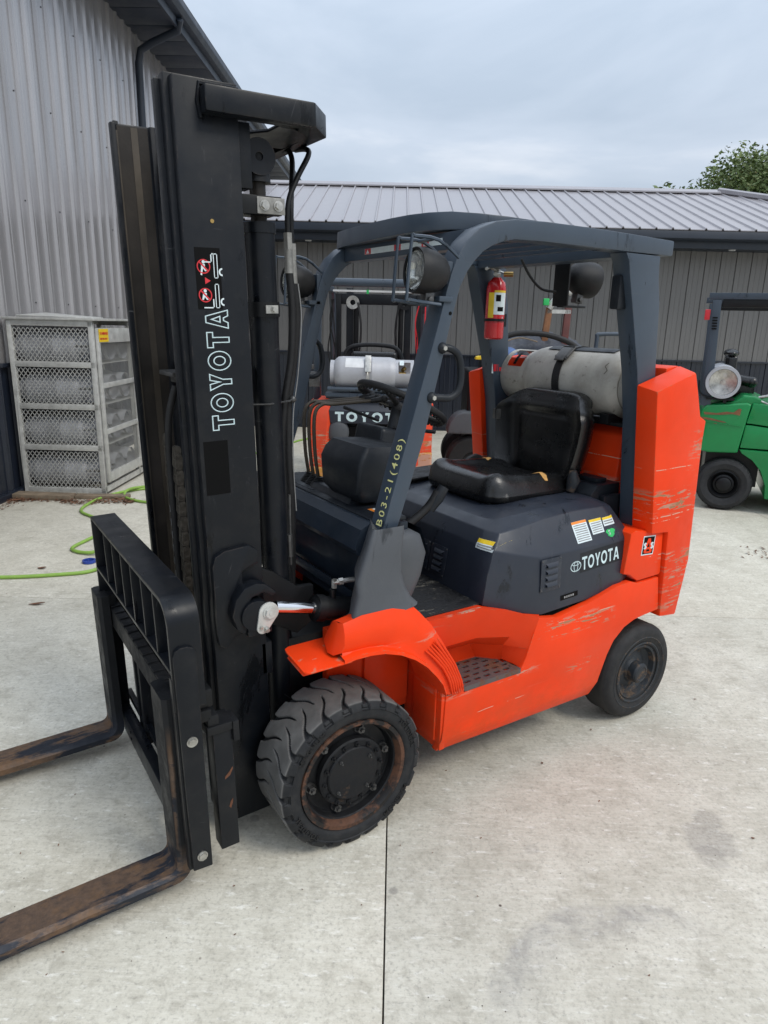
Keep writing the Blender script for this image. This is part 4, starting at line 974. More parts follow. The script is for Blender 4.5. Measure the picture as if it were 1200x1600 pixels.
# parting seam score round the wing
sas = MB(); sas.ex([(1.372, .034, .925), (1.400, .034, .935), (1.575, .030, .912), (1.590, .030, .900), (1.607, .030, .712), (1.598, .030, .702), (1.452, .034, .697), (1.395, .034, .735), (1.352, .034, .745)], (0, .19, 0))
so_ = both(sas, 'corner_panel', M['orange'], bevel=.007)[0]
T = frame((1.452, .02, .815), (1, 0, -.06), (0, 0, 1))
mb = rect_grid(T, .080, .088, 2, 2); snap(mb, so_, (0, 1, 0), .001); q = mb.build('logo_sticker', M['decalw'], so_, flat=True)
mb = rect_grid(T @ Matrix.Translation((.005, .005, 0)), .070, .078, 2, 2); snap(mb, so_, (0, 1, 0), .0016); mb.build('logo_ground', M['dblack'], so_, flat=True)
mb = MB(); lp2, w2 = glyphs('A', .062, .1, .22); curve_mb([[(x, y) for x, y in l] for l in lp2], mb, T @ Matrix.Translation((.0395 - w2 / 2, .014, 0)), .0001); mb.grid([[(.018 + a * .044, .009 + b * .008, 0) for a in (0, 1)] for b in (0, 1)], M=T); snap(mb, so_, (0, 1, 0), .0022); mb.build('logo_letter', M['orange'], so_, flat=True)
for xx in (.006, .052):
    mb = MB(); lp2, w2 = glyphs('S', .030, .1, .26); curve_mb(lp2, mb, T @ Matrix.Translation((xx, .028, 0)), .0001); snap(mb, so_, (0, 1, 0), .0028); mb.build('logo_letter', M['decalw'], so_, flat=True)

# ---- overhead guard ----------------------------------------------
G = M['grey']
Lo = [(.125, 1.0), (.156, 1.094), (.236, 1.369), (.356, 1.778), (.377, 1.858), (.396, 1.925), (.418, 1.975), (.453, 2.028), (.504, 2.070), (.575, 2.097), (.66, 2.110), (.80, 2.116), (1.0, 2.117), (1.25, 2.115), (1.520, 2.110)]
Ro = [(.190, 1.0), (.217, 1.099), (.312, 1.390), (.406, 1.779), (.437, 1.885), (.462, 1.932), (.490, 1.966), (.525, 1.998), (.563, 2.019), (.605, 2.034), (.66, 2.046), (.80, 2.050), (1.0, 2.050), (1.25, 2.050), (1.520, 2.052)]
gd = MB(); rows = []
for a, b in zip(Lo, Ro): rows.append([(a[0], .109, a[1]), (a[0], .190, a[1]), (b[0], .190, b[1]), (b[0], .109, b[1])])
gd.grid(rows, closeu=True); m = 4 * (len(rows) - 1); gd.f.append((m, m + 1, m + 2, m + 3)); gd.f.append((3, 2, 1, 0))
gl, gr = both(gd, 'guard_rail', G, bevel=.007, bang=50, sharp=30, tri=True)
rp = MB(); rp.hexa([(1.252, .109, 2.05), (1.432, .109, 2.05), (1.432, .195, 2.05), (1.252, .195, 2.05)], [(1.470, .109, .90), (1.575, .109, .90), (1.575, .195, .90), (1.470, .195, .90)])
rp.v = []; rp.f = []
FR = [(1.225, 2.0), (1.256, 2.045)]
sec = [  # (front x, rear x, z)
 (1.225, 1.452, 2.049), (1.246, 1.450, 2.00), (1.262, 1.452, 1.95), (1.296, 1.486, 1.87), (1.370, 1.507, 1.61), (1.405, 1.525, 1.45), (1.474, 1.560, .93), (1.478, 1.562, .895)]
sec = [(1.238, 1.448, 2.049), (1.262, 1.449, 2.015), (1.276, 1.455, 1.96), (1.305, 1.478, 1.87), (1.387, 1.507, 1.60), (1.43, 1.53, 1.40), (1.488, 1.562, .93), (1.490, 1.562, .895)]
rows = [[(a, .109, z), (a, .192, z), (b, .192, z), (b, .109, z)] for a, b, z in sec]
# front edge faces forward and inward: chamfer it
rows = [[(a, .112, z), (a, .194, z), (b, .194, z), (b, .112, z)] for a, b, z in sec]
rp.grid(rows, closeu=True); rp.f.append((0, 1, 2, 3)); m = 4 * (len(rows) - 1); rp.f.append((m + 3, m + 2, m + 1, m))
pr_, pf_ = both(rp, 'rear_pillar', G, bevel=.006, bang=50, sharp=30)
cm = MB(); cm.box(1.26, 1.36, .192, WID - .192, 2.035, 2.095); cm.build('rear_crossmember', G, T0, bevel=.005)
# curved front header
hp = []
for i in range(17):
    t = i / 16; y = .20 + (1.06 - .20) * t; bx = .475 - .075 * math.sin(PI * min(1, t * 1.18 + .0)) * (1 - .3 * t) if t < .85 else .475 - .075 * math.sin(PI * min(1, .85 * 1.18)) * (1 - .3 * .85) + (t - .85) * .1
    hp.append((bx, y))
hp = [(.83, .185), (.70, .20), (.60, .235), (.52, .29), (.475, .36), (.455, .45), (.452, .56), (.458, .70), (.470, .85), (.488, .98), (.505, 1.065)]
hh = MB(); rows = []
for i, (x, y) in enumerate(hp):
    zt = 2.142 - .012 * max(0, 1 - i / 3.0); zb = 2.085 - .004 * i / 3
    rows.append([(x, y, zb), (x + .004, y, zt), (x + .05, y + (.02 if i < 5 else 0), zt - .006), (x + .045, y + (.02 if i < 5 else 0), zb)])
hh.grid(rows, closeu=True); m = 4 * (len(rows) - 1); hh.f.append((m, m + 1, m + 2, m + 3)); hh.f.append((3, 2, 1, 0)); hh.build('front_header', G, T0, bevel=.006, bang=50, sharp=40)
mb = MB(); mb.grid([[(x + .02, y, 2.082) for x, y in hp], [(max(.62, x + .14), y, 2.088) for x, y in hp]]); mb.grid([[(max(.62, x + .14), y, 2.093) for x, y in hp], [(x + .02, y, 2.087) for x, y in hp]]); mb.build('header_plate', M['black'], T0)
cmf = MB().box(.515, .575, .19, WID - .19, 2.015, 2.075).build('front_crossmember', G, T0, bevel=.006)
mb = MB(); mb.box(.5135, .5148, .32, .84, 2.035, 2.057); q = mb.build('warning_strip', M['decalw'], cmf, flat=True)
mb = MB(); [mb.box(.5125, .5134, y - .022, y + .022, 2.0355, 2.0565) for y in (.815,)]; mb.build('warning_panel', M['dred'], cmf, flat=True)
mb = MB(); [mb.add([(.512, y - .012, 2.038), (.512, y + .012, 2.038), (.512, y, 2.054)], [(0, 1, 2)]) for y in (.815,)]; wt_ = mb.build('warning_triangle', M['decalw'], cmf, flat=True)
for yy in (.60, .42):
    for nm in ('warning_panel', 'warning_triangle'):
        o = [c for c in cmf.children if c.name.startswith(nm)][0].copy(); COL.objects.link(o); o.location = (0, yy - .815, 0)
for x in (.64, .76, .88, 1.00, 1.12): MB().box(x, x + .022, .19, WID - .19, 2.055, 2.105).build('roof_slat', G, T0, bevel=.003)
mb = MB(); mb.tube(cr([(1.18, .62, 2.05), (1.22, .60, 1.98), (1.28, .585, 1.93), (1.36, .575, 1.92)], 6), .006, 6); mb.build('lamp_cable', M['rubber'], T0, sharp=60)
# grab handles, pillar number
gh = MB(); gh.tube(cr([(.372, .118, 1.690), (.405, .108, 1.688), (.438, .105, 1.665), (.452, .105, 1.61), (.446, .105, 1.555), (.415, .107, 1.528), (.372, .112, 1.528), (.335, .118, 1.530)], 5), .0125, 10); gh.sph((.372, .112, 1.690), .019).sph((.336, .112, 1.530), .019)
both(gh, 'grab_handle', M['dash'], sharp=60)
gb = MB(); [gb.cyl((x, .100, z), (x, .091, z), .009, .008, 6) for x, z in ((.372, 1.690), (.336, 1.530))]; both(gb, 'handle_bolt', M['zinc'])
mb = MB(); gh2 = MB().cyl((.398, .1085, 1.80), (.398, .1078, 1.80), .006, .006, 10).build('pillar_hole', M['dblack'], gl)
# chalk number written up the pillar's front face
d = Vector((.12, 0, .409)).normalized(); T = frame((.1440, .184, 1.115), d, (0, -1, 0))
a_ = Vector((.156, 0, 1.094)); d1 = (Vector((.236, 0, 1.369)) - a_).normalized()
for sgn in (1,):
    T = frame(a_ + d1 * .03 + Vector((-.012, .132, 0)), d1, (0, -1, 0)); T = frame(a_ + d1 * .03 + Vector((-.012, .176, 0)), d1, (0, -1, 0))
mb = MB(); ndir = d1.cross(Vector((0, 1, 0))).normalized()
T = frame(a_ + d1 * .022 + Vector((-.05, .124, 0)), d1, Vector((0, 1, 0)))
text_mb('B03-21(408)', mb, T, .047, .0003, .0002, sp=1.30)
dd = Vector((d1.z, 0, -d1.x)); snap(mb, gl, dd, .0012); mb.build('chalk_number', M['chalk'], gl, flat=True)

# work lamps --------------------------------------------------------
def lamp(c, rot, parent=None, cage=True, s=1.0):
    """round work lamp, lens towards -x in its own frame"""
    P = bpy.data.objects.new('work_lamp', None); COL.objects.link(P); P.parent = parent or T0; P.location = c; P.rotation_euler = rot; P.scale = (s, s, s)
    MB().lathe([(.062, -.052), (.069, -.055), (.071, -.045), (.070, -.02), (.066, .01), (.055, .040), (.036, .060), (.012, .068), (0, .069)], axis='x', n=36).build('housing', M['rubber'], P, sharp=50)
    MB().lathe([(.0, -.0555), (.03, -.055), (.055, -.052), (.0625, -.048)], axis='x', n=36).build('lens', M['glass'], P, sharp=60)
    MB().lathe([(.060, -.047), (.045, -.030), (.02, -.018), (.0, -.016)], axis='x', n=32).build('reflector', M['chrome'], P, sharp=60)
    MB().box(-.012, .02, -.018, .018, -.098, -.062).cyl((.004, -.03, -.085), (.004, .03, -.085), .010, .010, 8).build('bracket', M['dullzinc'], P, bevel=.002)
    if cage:
        k = MB(); r_ = .0058
        for y in (-.045, .045):
            k.tube(cr([(.08, y, .05), (.0, y, .092), (-.085, y, .092), (-.095, y, .082), (-.095, y, -.085), (-.085, y, -.095), (.03, y, -.098)], 3), r_, 6)
        k.tube([(.07, -.085, .03), (.0, -.085, .088), (-.07, -.085, .088), (-.078, -.085, .08), (-.078, -.085, -.08), (-.07, -.085, -.088), (.03, -.085, -.088)], r_, 6) if False else None
        k.tube([(-.02, -.045, .092), (-.02, .045, .092)], r_, 6).tube([(.0, -.045, -.097), (.0, .045, -.097)], r_, 6); k.build('cage', M['grey'], P, sharp=60)
    return P
lamp((.325, .138, 1.925), (0, R(4), R(-6)))
lamp((.325, WID - .138, 1.925), (0, R(4), R(6)))
both(MB().box(.345, .40, .10, .19, 1.835, 1.852).box(.385, .405, .115, .185, 1.835, 1.96), 'lamp_mount', M['grey'], bevel=.003)
lamp((1.535, .585, 1.985), (0, R(-8), PI - R(10)), cage=False, s=1.12)
MB().box(1.395, 1.405, .535, .625, 1.86, 2.06).box(1.40, 1.55, .56, .60, 1.855, 1.865).build('rear_lamp_plate', M['black'], T0, bevel=.003)
mb = MB().box(1.262, 1.32, .145, .190, 1.84, 1.97); mb.build('belt_reel', M['dash'], T0, bevel=.01)

# ---- cowl, dash, controls -----------------------------------------
cwl = MB(); cwl.grid([[(.145, y, 1.108), (.108, y, 1.088), (.085, y, 1.02), (.095, y, 1.00), (.135, y, .985), (.135, y, .85), (.19, y, .74), (.19, y, .715)] for y in (.17, 1.03)])
cwl.grid([[(.145, y, 1.108), (.30, y, 1.092), (.36, y, 1.06), (.40, y, .95)] for y in (1.03, .17)])
cwl.grid([[(.145, .17, 1.108), (.108, .17, 1.088), (.085, .17, 1.02), (.095, .17, 1.0), (.135, .17, .985)], [(.30, .17, 1.092), (.30, .17, 1.05), (.30, .17, 1.0), (.30, .17, .99), (.30, .17, .985)]])
cwl.build('cowl', M['cowl'], T0, sharp=28)
mb = MB(); mb.grid([[(.1345, y, .862), (.128, y, .87), (.118, y, .875), (.11, y, .90), (.134, y, .975)] for y in (.22, .60, .98)]) if False else None
MB().ex([(.134, .22, .80), (.134, .98, .80), (.134, .98, .835), (.134, .22, .835)], (-.035, 0, .02)).build('cowl_ridge', M['cowl'], T0, bevel=.008)
ds = MB(); ds.hexa([(.19, .40, 1.10), (.40, .40, 1.09), (.40, .74, 1.09), (.19, .74, 1.10)], [(.215, .42, 1.135), (.37, .42, 1.125), (.37, .72, 1.125), (.215, .72, 1.135)]); ds.box(.16, .30, .18, 1.02, 1.095, 1.112).build('dash_top', M['dash'], T0, bevel=.006)
mb = MB(); mb.box(.22, .225 + .045, .25, .31, 1.1135, 1.1142); q = mb.build('dash_sticker', M['decalw'], T0, flat=True); MB().box(.2195, .236, .2495, .3105, 1.1143, 1.1148).build('sticker_band', M['dorange'], T0, flat=True)
MB().box(.300, .304, .20, .60, 1.02, 1.09).build('dash_panel', M['dash'], T0)
# display pod
pod = MB()
def podring(x0, x1, y0, y1, z, c, tz=0): return rr(x0, x1, y0, y1, z, c * .5, (z, z + tz))
pod.grid([podring(.215, .345, .345, .575, 1.128, .03, .0), podring(.185, .375, .325, .60, 1.165, .035, -.01), podring(.185, .40, .315, .615, 1.27, .035, -.01), podring(.20, .405, .32, .61, 1.305, .035, .005), podring(.225, .395, .335, .595, 1.335, .035, -.01)], closeu=True); pod.f.append(tuple(80 + i for i in range(20)))
pod.build('display_pod', M['dash'], T0, sharp=40)
# steering column and wheel
col = MB(); col.tube([(.36, YC, 1.10), (.44, YC, 1.22), (.505, YC, 1.33)], .05, 14, rad=[.075, .07, .045]); col.tube([(.50, YC, 1.30), (.535, YC, 1.435)], .024, 14); col.build('steering_column', M['dash'], T0, sharp=50)
ch = MB(); ch.hexa([(.375, .49, 1.24), (.52, .49, 1.24), (.52, .71, 1.24), (.375, .71, 1.24)], [(.40, .50, 1.375), (.535, .515, 1.345), (.535, .69, 1.345), (.40, .70, 1.375)]); ch.build('column_cover', M['dash'], T0, bevel=.02, seg=3)
swc = Vector((.548, YC, 1.437)); tl = R(27); ax = Vector((math.sin(tl) * 1, 0, math.cos(tl))); T = frame(swc, (math.cos(tl), 0, -math.sin(tl)), (0, 1, 0))
sw = MB(); pts = [(.185 * math.cos(2 * PI * k / 48), .185 * math.sin(2 * PI * k / 48), .018) for k in range(48)]; sw.tube(pts, .0145, 12, closed=True, M=T)
for a in (90, 210, 330): sw.tube([(.02 * math.cos(R(a)), .02 * math.sin(R(a)), 0), (.18 * math.cos(R(a)), .18 * math.sin(R(a)), .014)], .012, 8, M=T)
sw.lathe([(.045, -.02), (.05, .0), (.042, .012), (0, .014)], axis='z', n=24, M=T); swo = sw.build('steering_wheel', M['rubber'], T0, sharp=60)
kb = MB(); 
for k in range(48):
    a = 2 * PI * k / 48; kb.sph((.183 * math.cos(a), .183 * math.sin(a), .004), .0085, 6, 4, M=T)
tag(kb.build('grip_knobs', M['rubber'], swo, sharp=60), kind='stuff')
for a, b in (((.47, .64, 1.38), (.40, .80, 1.42)), ((.49, .56, 1.36), (.58, .40, 1.36))): MB().tube([a, b], .006, 8, rad=[.006, .008]).build('stalk', M['rubber'], T0)
# hydraulic levers with bellows
for k in range(3):
    y = .73 + k * .052; x = .245 + k * .004
    lv = MB().tube(cr([(x, y, 1.12), (x - .02, y, 1.25), (x - .022, y - .0, 1.40), (x + .01, y - .005, 1.445), (x + .055, y - .03, 1.448), (x + .175, y - .13, 1.468)], 6), .0078, 8).build('control_lever', M['track'], T0, sharp=60)
    MB().tube([(x + .165, y - .125, 1.466), (x + .20, y - .15, 1.474)], .014, 10, rad=[.009, .013]).sph((x + .208, y - .155, 1.476), .015, 12, 8).build('knob', M['rubber'], lv, sharp=60)
    b = MB(); prof = []
    for j in range(7): prof += [(.044 - j * .0045, j * .006), (.036 - j * .0045, j * .006 + .003)]
    b.lathe(prof, (x, y, 1.112), 'z', 20); b.build('bellows', M['rubber'], lv, sharp=30)
MB().box(.18, .33, .68, 1.0, 1.105, 1.114).build('lever_plate', M['dash'], T0, bevel=.003)
# park brake and pedals
MB().tube(cr([(.30, .30, 1.00), (.38, .285, 1.04), (.46, .27, 1.10), (.50, .262, 1.16)], 5), .016, 10, rad=None).build('brake_lever', M['rubber'], T0, sharp=60)
MB().tube([(.47, .27, 1.09), (.50, .262, 1.135), (.525, .258, 1.175)], .02, 10, rad=[.018, .024, .020]).build('lever_grip', M['dash'], T0, sharp=60)
for y in (.36, .70, .84): MB().hexa([(.40, y, .77), (.43, y, .755), (.43, y + .09, .755), (.40, y + .09, .77)], [(.46, y, .90), (.475, y, .89), (.475, y + .09, .89), (.46, y + .09, .90)]).build('pedal', M['rubber'], T0, bevel=.004)
# ledge of the scraped cover beyond the seat
MB().ex([(.74, .86, 1.045), (1.18, .86, 1.062), (1.18, 1.05, 1.062), (.66, 1.05, 1.045)], (0, 0, .012)).build('scuffed_cover', M['treadplate'], T0, bevel=.004)

# ---- seat -----------------------------------------------------------
seat = bpy.data.objects.new('seat', None); COL.objects.link(seat); seat.parent = T0; seat.location = (.835, .580, 1.038)
def softgrid(fn, nu, nv): return [[fn(i / nu, j / nv) for i in range(nu + 1)] for j in range(nv + 1)]
def cush(u, v, top=True):
    # u front->rear, v across
    x = u * .50; y = (v - .5) * .50
    X_, Y_ = abs(2 * u - 1), abs(2 * v - 1); e = max(0, 1 - X_ ** 6) ** .5 * max(0, 1 - Y_ ** 6) ** .5; ck = 1 - .13 * (X_ * Y_) ** 5
    bol = .028 * math.exp(-((abs(2 * v - 1) - .80) / .16) ** 2) + .020 * math.exp(-((u - .10) / .12) ** 2)
    dip = -.022 * math.exp(-((u - .62) / .3) ** 2 - (y / .14) ** 2)
    wr = .0022 * mnoise.noise(Vector((x * 16, y * 16, 3)))
    h = .045 + .045 * e + (bol + dip) * e + wr + .03 * (1 - u) * .4 - .01 * u
    cr_ = .965 + .035 * e
    return (.25 + (x - .25) * ck, y * ck, h if top else .0)
g1 = softgrid(lambda u, v: cush(u, v), 40, 40)
def drop(g, z, k=.97): 
    o = [(p[0], p[1]) for p in g[0]] + [(r[-1][0], r[-1][1]) for r in g[1:]] + [(p[0], p[1]) for p in g[-1][::-1][1:]] + [(r[0][0], r[0][1]) for r in g[::-1][1:-1]]
    return o
mb = MB(); mb.grid(g1); loop = [g1[0][i] for i in range(41)] + [g1[j][40] for j in range(1, 41)] + [g1[40][i] for i in range(39, -1, -1)] + [g1[j][0] for j in range(39, 0, -1)]
def sc(p, k, z): return (.25 + (p[0] - .25) * k, p[1] * k, z if z is not None else p[2])
mb.grid([loop, [sc(p, 1.018, p[2] - .018) for p in loop], [sc(p, 1.02, .035) for p in loop], [sc(p, .99, .012) for p in loop], [sc(p, .93, .0) for p in loop]], closeu=True)
cs = mb.build('cushion', M['vinyl'], seat, sharp=70)
def backf(u, v):   # u up, v across -> front surface
    y = (v - .5) * (.475 + .085 * min(1, u * 1.3)) * (1 - .35 * max(0, u - .8)); z = .035 + u * .405
    w = abs(2 * v - 1)
    xw = -.070 * max(0, (w - .62) / .38) ** 1.6 * (1 - .25 * u)
    pad = -.022 * math.exp(-((w) / .62) ** 4) * math.exp(-((u - .42) / .34) ** 4) - .018 * math.exp(-((w) / .45) ** 4) * math.exp(-((u - .86) / .12) ** 2)
    grv = .006 * math.exp(-((w - .58) / .03) ** 2) * (1 if u < .8 else .0) + .006 * math.exp(-((u - .76) / .025) ** 2) * (1 if w < .55 else 0)
    x = .505 + .005 * u + .02 * math.sin(PI * u) + xw + pad + grv + .03 * math.exp(-((u - 1.0) / .10) ** 2) + .0015 * mnoise.noise(Vector((z * 18, y * 18, 9)))
    zt = z - .055 * max(0, w - .4) ** 2 * u * 2
    ck = 1 - .10 * (w * abs(2 * u - 1)) ** 5
    return (x, y * ck, .235 + (zt - .235) * ck)
f1 = softgrid(backf, 36, 36)
lp_ = [f1[0][i] for i in range(37)] + [f1[j][36] for j in range(1, 37)] + [f1[36][i] for i in range(35, -1, -1)] + [f1[j][0] for j in range(35, 0, -1)]
mb = MB(); mb.grid(f1); cxy = (.54, 0, .23)
def bk(p, dx, k): 
    c = (0, 0, .235); return (p[0] + dx, c[1] + (p[1] - c[1]) * k, c[2] + (p[2] - c[2]) * k)
mb.grid([lp_, [bk(p, .02, 1.03) for p in lp_], [bk(p, .06, 1.03) for p in lp_], [bk(p, .095, .97) for p in lp_], [bk(p, .12, .86) for p in lp_]], closeu=True)
k = len(mb.v) - len(lp_); mb.f.append(tuple(k + i for i in range(len(lp_)))); bko = mb.build('backrest', M['vinyl'], seat, sharp=80)
MB().box(.03, .47, -.20, .20, -.028, .004).build('seat_rail', M['black'], seat, bevel=.004)
def blob(name, pts, mat, d=(0, 0, -1), tgt=cs, off=.005):
    mb = MB(); n = len(pts); c = (sum(p[0] for p in pts) / n, sum(p[1] for p in pts) / n, .3); mb.grid([[(c[0] + (p[0] - c[0]) * q, c[1] + (p[1] - c[1]) * q, .3) for p in pts] for q in (.01, .25, .5, .75, 1)], closeu=True); mb.grid([[(p[0], p[1], .3) for p in pts], [(p[0] * 1., p[1], .3) for p in pts]], closeu=True) if False else None
    bt = BVHTree.FromPolygons([v.co.copy() for v in tgt.data.vertices], [tuple(p.vertices) for p in tgt.data.polygons]); nv = []
    for p in mb.v:
        h_ = bt.ray_cast(Vector(p), Vector((0, 0, -1)), 1); nv.append(tuple(h_[0] + Vector((0, 0, off))) if h_[0] is not None else (p[0], p[1], .08))
    mb.v = nv; return mb.build(name, mat, seat, flat=False)
blob('torn_foam', [(.30, -.130), (.33, -.115), (.350, -.14), (.352, -.18), (.345, -.215), (.335, -.236), (.318, -.235), (.315, -.20), (.305, -.165)], M['foam'])
blob('torn_foam', [(.34, .165), (.375, .18), (.40, .225), (.375, .24), (.34, .21)], M['foam'])
MB().tube([(.46, -.255, .02), (.47, -.262, .07), (.46, -.262, .115)], .014, 8, rad=[.02, .03, .016]).build('belt_buckle', M['hubdark'], seat, sharp=60)
MB().box(.47, .56, .255, .30, .28, .33).cyl((.515, .25, .305), (.515, .33, .305), .016).tube([(.50, .29, .30), (.50, .285, .18), (.55, .28, .10)], .006, 6).build('adjuster', M['dullzinc'], seat, bevel=.003)
MB().tube(cr([(.35, .27, .02), (.30, .29, .06), (.38, .30, .09), (.44, .28, .05)], 4), .016, 6).build('seat_belt', M['rubber'], seat, sharp=60)
# ================================================================ mast, in its own upright frame, leaning 1.7 degrees forward
AM = Matrix.Rotation(-R(1.68), 4, 'Y')
class MM(MB):
    def __init__(s): super().__init__(AM)
XF, XR, ZT = -.362, -.184, 2.385
def chan(y0, xf, xr, z0, z1, web=.016, fl=.052, ft=.020):
    """rolled channel, web on the outside (smaller y), flanges reaching inward"""
    p = [(xf, y0), (xr, y0), (xr, y0 + fl), (xr - ft * .8, y0 + fl), (xr - ft, y0 + web), (xf + ft, y0 + web), (xf + ft * .8, y0 + fl), (xf, y0 + fl)]
    return MM().prism(p, 'z', z0, z1)
def bothm(mb, name, mat, parent=T0, **k):      # mirror in y (the lean is about y so it survives mirroring)
    return both(mb, name, mat, parent, **k)
ro, _ = bothm(chan(.260, XF, XR, .07, ZT), 'outer_mast_rail', M['mast'], bevel=.004)
bothm(chan(.292, XF - .013, XR - .03, .09, ZT + .010, web=.014, fl=.05), 'middle_mast_rail', M['mast'], bevel=.003)
bothm(chan(.328, XF - .026, XR - .06, .11, ZT + .002, web=.014, fl=.028), 'inner_mast_rail', M['mast'], bevel=.003)
# wear strip of bare roller track inside the channels
bothm(MM().box(XF - .004, XR - .082, .3422, .3436, .2, ZT - .004), 'roller_track', M['greasy'])
bothm(MM().box(-.322, -.300, .3436, .3450, .2, ZT - .006).box(-.384, -.366, .3436, .352, .2, ZT - .02), 'track_and_highlight_strip', M['track'])  # raised track strip, plus a flange-edge highlight put in as lighter steel
# cross members
MM().box(XR - .035, XR - .005, .30, WID - .30, 2.20, 2.33).build('middle_crossbar', M['mast'], T0, bevel=.004)
MM().box(XR - .060, XR - .03, .34, WID - .34, 1.52, 1.62).build('inner_crossbar', M['mast'], T0, bevel=.004)
for z in (.60, .10): MM().box(XR - .02, XR + .02, .26, WID - .26, z, z + .12).build('lower_crossbar', M['mast'], T0, bevel=.005)
# U-shaped tie plate over the back of the mast
po = [(-.292, .215), (.028, .215), (.118, .318), (.118, WID - .318), (.028, WID - .215), (-.292, WID - .215), (-.292, WID - .262), (-.182, WID - .262), (-.182, WID - .36), (-.06, WID - .36), (-.02, WID - .45), (-.02, .45), (-.06, .36), (-.182, .36), (-.182, .262), (-.292, .262)]
tie = MM(); tie.prism([(-.292, .212), (.030, .212), (.118, .312), (.118, WID - .312), (.030, WID - .212), (-.292, WID - .212), (-.292, WID - .262), (-.005, WID - .262), (.068, WID - .34), (.068, .34), (-.005, .262), (-.292, .262)], 'z', 2.298, 2.362)
tie.prism([(.068, .34), (.068, WID - .34), (-.03, WID - .34), (-.185, WID - .45), (-.185, WID - .262), (-.005, WID - .262)], 'z', 2.298, 2.310)
tie.prism([(.068, .34), (-.005, .262), (-.06, .262), (-.06, .34), (-.105, .40), (-.185, .40), (-.185, .46), (-.03, .52), (.068, .52)], 'z', 2.298, 2.310)
tie.build('top_tie_plate', M['mast'], T0, bevel=.007)
bothm(MM().tube([(-.292, .259, 2.29), (-.298, .258, 2.33), (-.292, .258, 2.372), (-.184, .257, 2.372)], .006, 6), 'weld_bead', M['mast'], sharp=60)
MM().box(-.182, -.145, .275, .335, 2.13, 2.30).build('cylinder_stay', M['mast'], T0, bevel=.004)
bothm(MM().lathe([(.012, -.014), (.050, -.016), (.046, 0), (.050, .016), (.012, .014)], (-.105, .325, 2.225), 'y', 32, closed=True), 'hose_pulley', M['mast'])
# rear lift cylinders
cy = MM(); cy.cyl((-.098, .352, .20), (-.098, .352, 2.02), .045, .045, 28).cyl((-.098, .352, 2.02), (-.098, .352, 2.05), .049, .049, 28)
bothm(cy, 'lift_cylinder', M['mast'], sharp=50)
bothm(MM().cyl((-.098, .352, 2.05), (-.098, .352, 2.16), .024, .024, 16), 'cylinder_rod', M['greasy'])
bothm(MM().cyl((-.098, .352, 2.16), (-.098, .352, 2.25), .040, .034, 16), 'rod_end', M['rustblack'])
bk_ = MM(); bk_.box(-.18, -.050, .288, .315, 2.066, 2.118).box(-.16, -.05, .315, .40, 2.07, 2.08).box(-.16, -.05, .315, .40, 2.105, 2.115)
b1, _ = bothm(bk_, 'cylinder_bracket', M['black'], bevel=.003)
bp_, _ = bothm(MM().box(-.130, -.042, .2845, .2885, 2.068, 2.114), 'clamp_plate', M['clamp'], bevel=.002)
def hexb(mb, c, s, h, ax='y'):
    n = 6; vs = []
    for d in (0, -h):
        for k in range(n):
            a = PI / 3 * k + .3; vs.append((c[0] + s * math.cos(a), c[1] + d, c[2] + s * math.sin(a)))
    mb.add(vs, [tuple(range(5, -1, -1)), tuple(range(6, 12))] + [(k, (k + 1) % 6, (k + 1) % 6 + 6, k + 6) for k in range(6)]); mb.cyl((c[0], c[1], c[2]), (c[0], c[1] - h * .35, c[2]), s * 1.3, s * 1.3, 18); return mb
for x in (-.108, -.064): hexb(MM(), (x, .2845, 2.091), .0115, .011).build('clamp_bolt', M['zinc'], T0, sharp=25)
bothm(MM().lathe([(.047, -.022), (.051, -.022), (.051, .022), (.047, .022)], (-.098, .352, 1.80), 'z', 30, closed=True), 'hose_clamp', M['black'])
hexb(MM().box(-.115, -.075, .290, .300, 1.788, 1.812), (-.088, .291, 1.80), .009, .010).build('clamp_screw', M['zinc'], T0, sharp=25)
# hydraulic pipes and hoses at the back
hz = [([(.115, .52, 2.302), (.112, .44, 2.29), (.100, .40, 2.265), (.055, .385, 2.20), (.020, .375, 2.14), (.006, .37, 2.09), (.004, .37, 2.03)], 'p'), ([(.09, .56, 2.302), (.082, .50, 2.29), (.070, .455, 2.25), (.040, .405, 2.17), (.026, .385, 2.10), (.024, .385, 2.05), (.024, .385, 2.0)], 'p')]
for k, (p, _) in enumerate(hz): MM().tube(cr(p, 6), .0085, 10).build('hydraulic_pipe', M['black'], T0, sharp=60)
for x, z in ((.004, 2.03), (.024, 2.0)):
    y = .37 if x < .01 else .385; MM().cyl((x, y, z), (x, y, z - .05), .0145, .0145, 6).cyl((x, y, z - .05), (x, y, z - .12), .0125, .0145, 12).build('hose_fitting', M['clamp'], T0, sharp=40)
MM().tube(cr([(.004, .37, 1.92), (.010, .37, 1.80), (.0, .37, 1.65), (-.030, .372, 1.50), (-.045, .375, 1.35), (-.042, .38, 1.15), (-.03, .39, .85)], 8), .0125, 12).build('hydraulic_hose', M['rubber'], T0, sharp=60)
MM().tube(cr([(.024, .385, 1.89), (.034, .39, 1.78), (.020, .40, 1.62), (-.004, .40, 1.48), (-.010, .40, 1.3), (-.006, .40, 1.10), (-.01, .42, .8)], 8), .0135, 12).build('hydraulic_hose', M['rubber'], T0, sharp=60)
MM().tube(cr([(.0385, .379, 1.88), (.0485, .384, 1.77), (.0345, .392, 1.60), (.0105, .392, 1.46), (.004, .392, 1.3), (.008, .392, 1.12)], 8), .0022, 5).build('hose_print_stripe', M['dgrey'], T0, sharp=60)
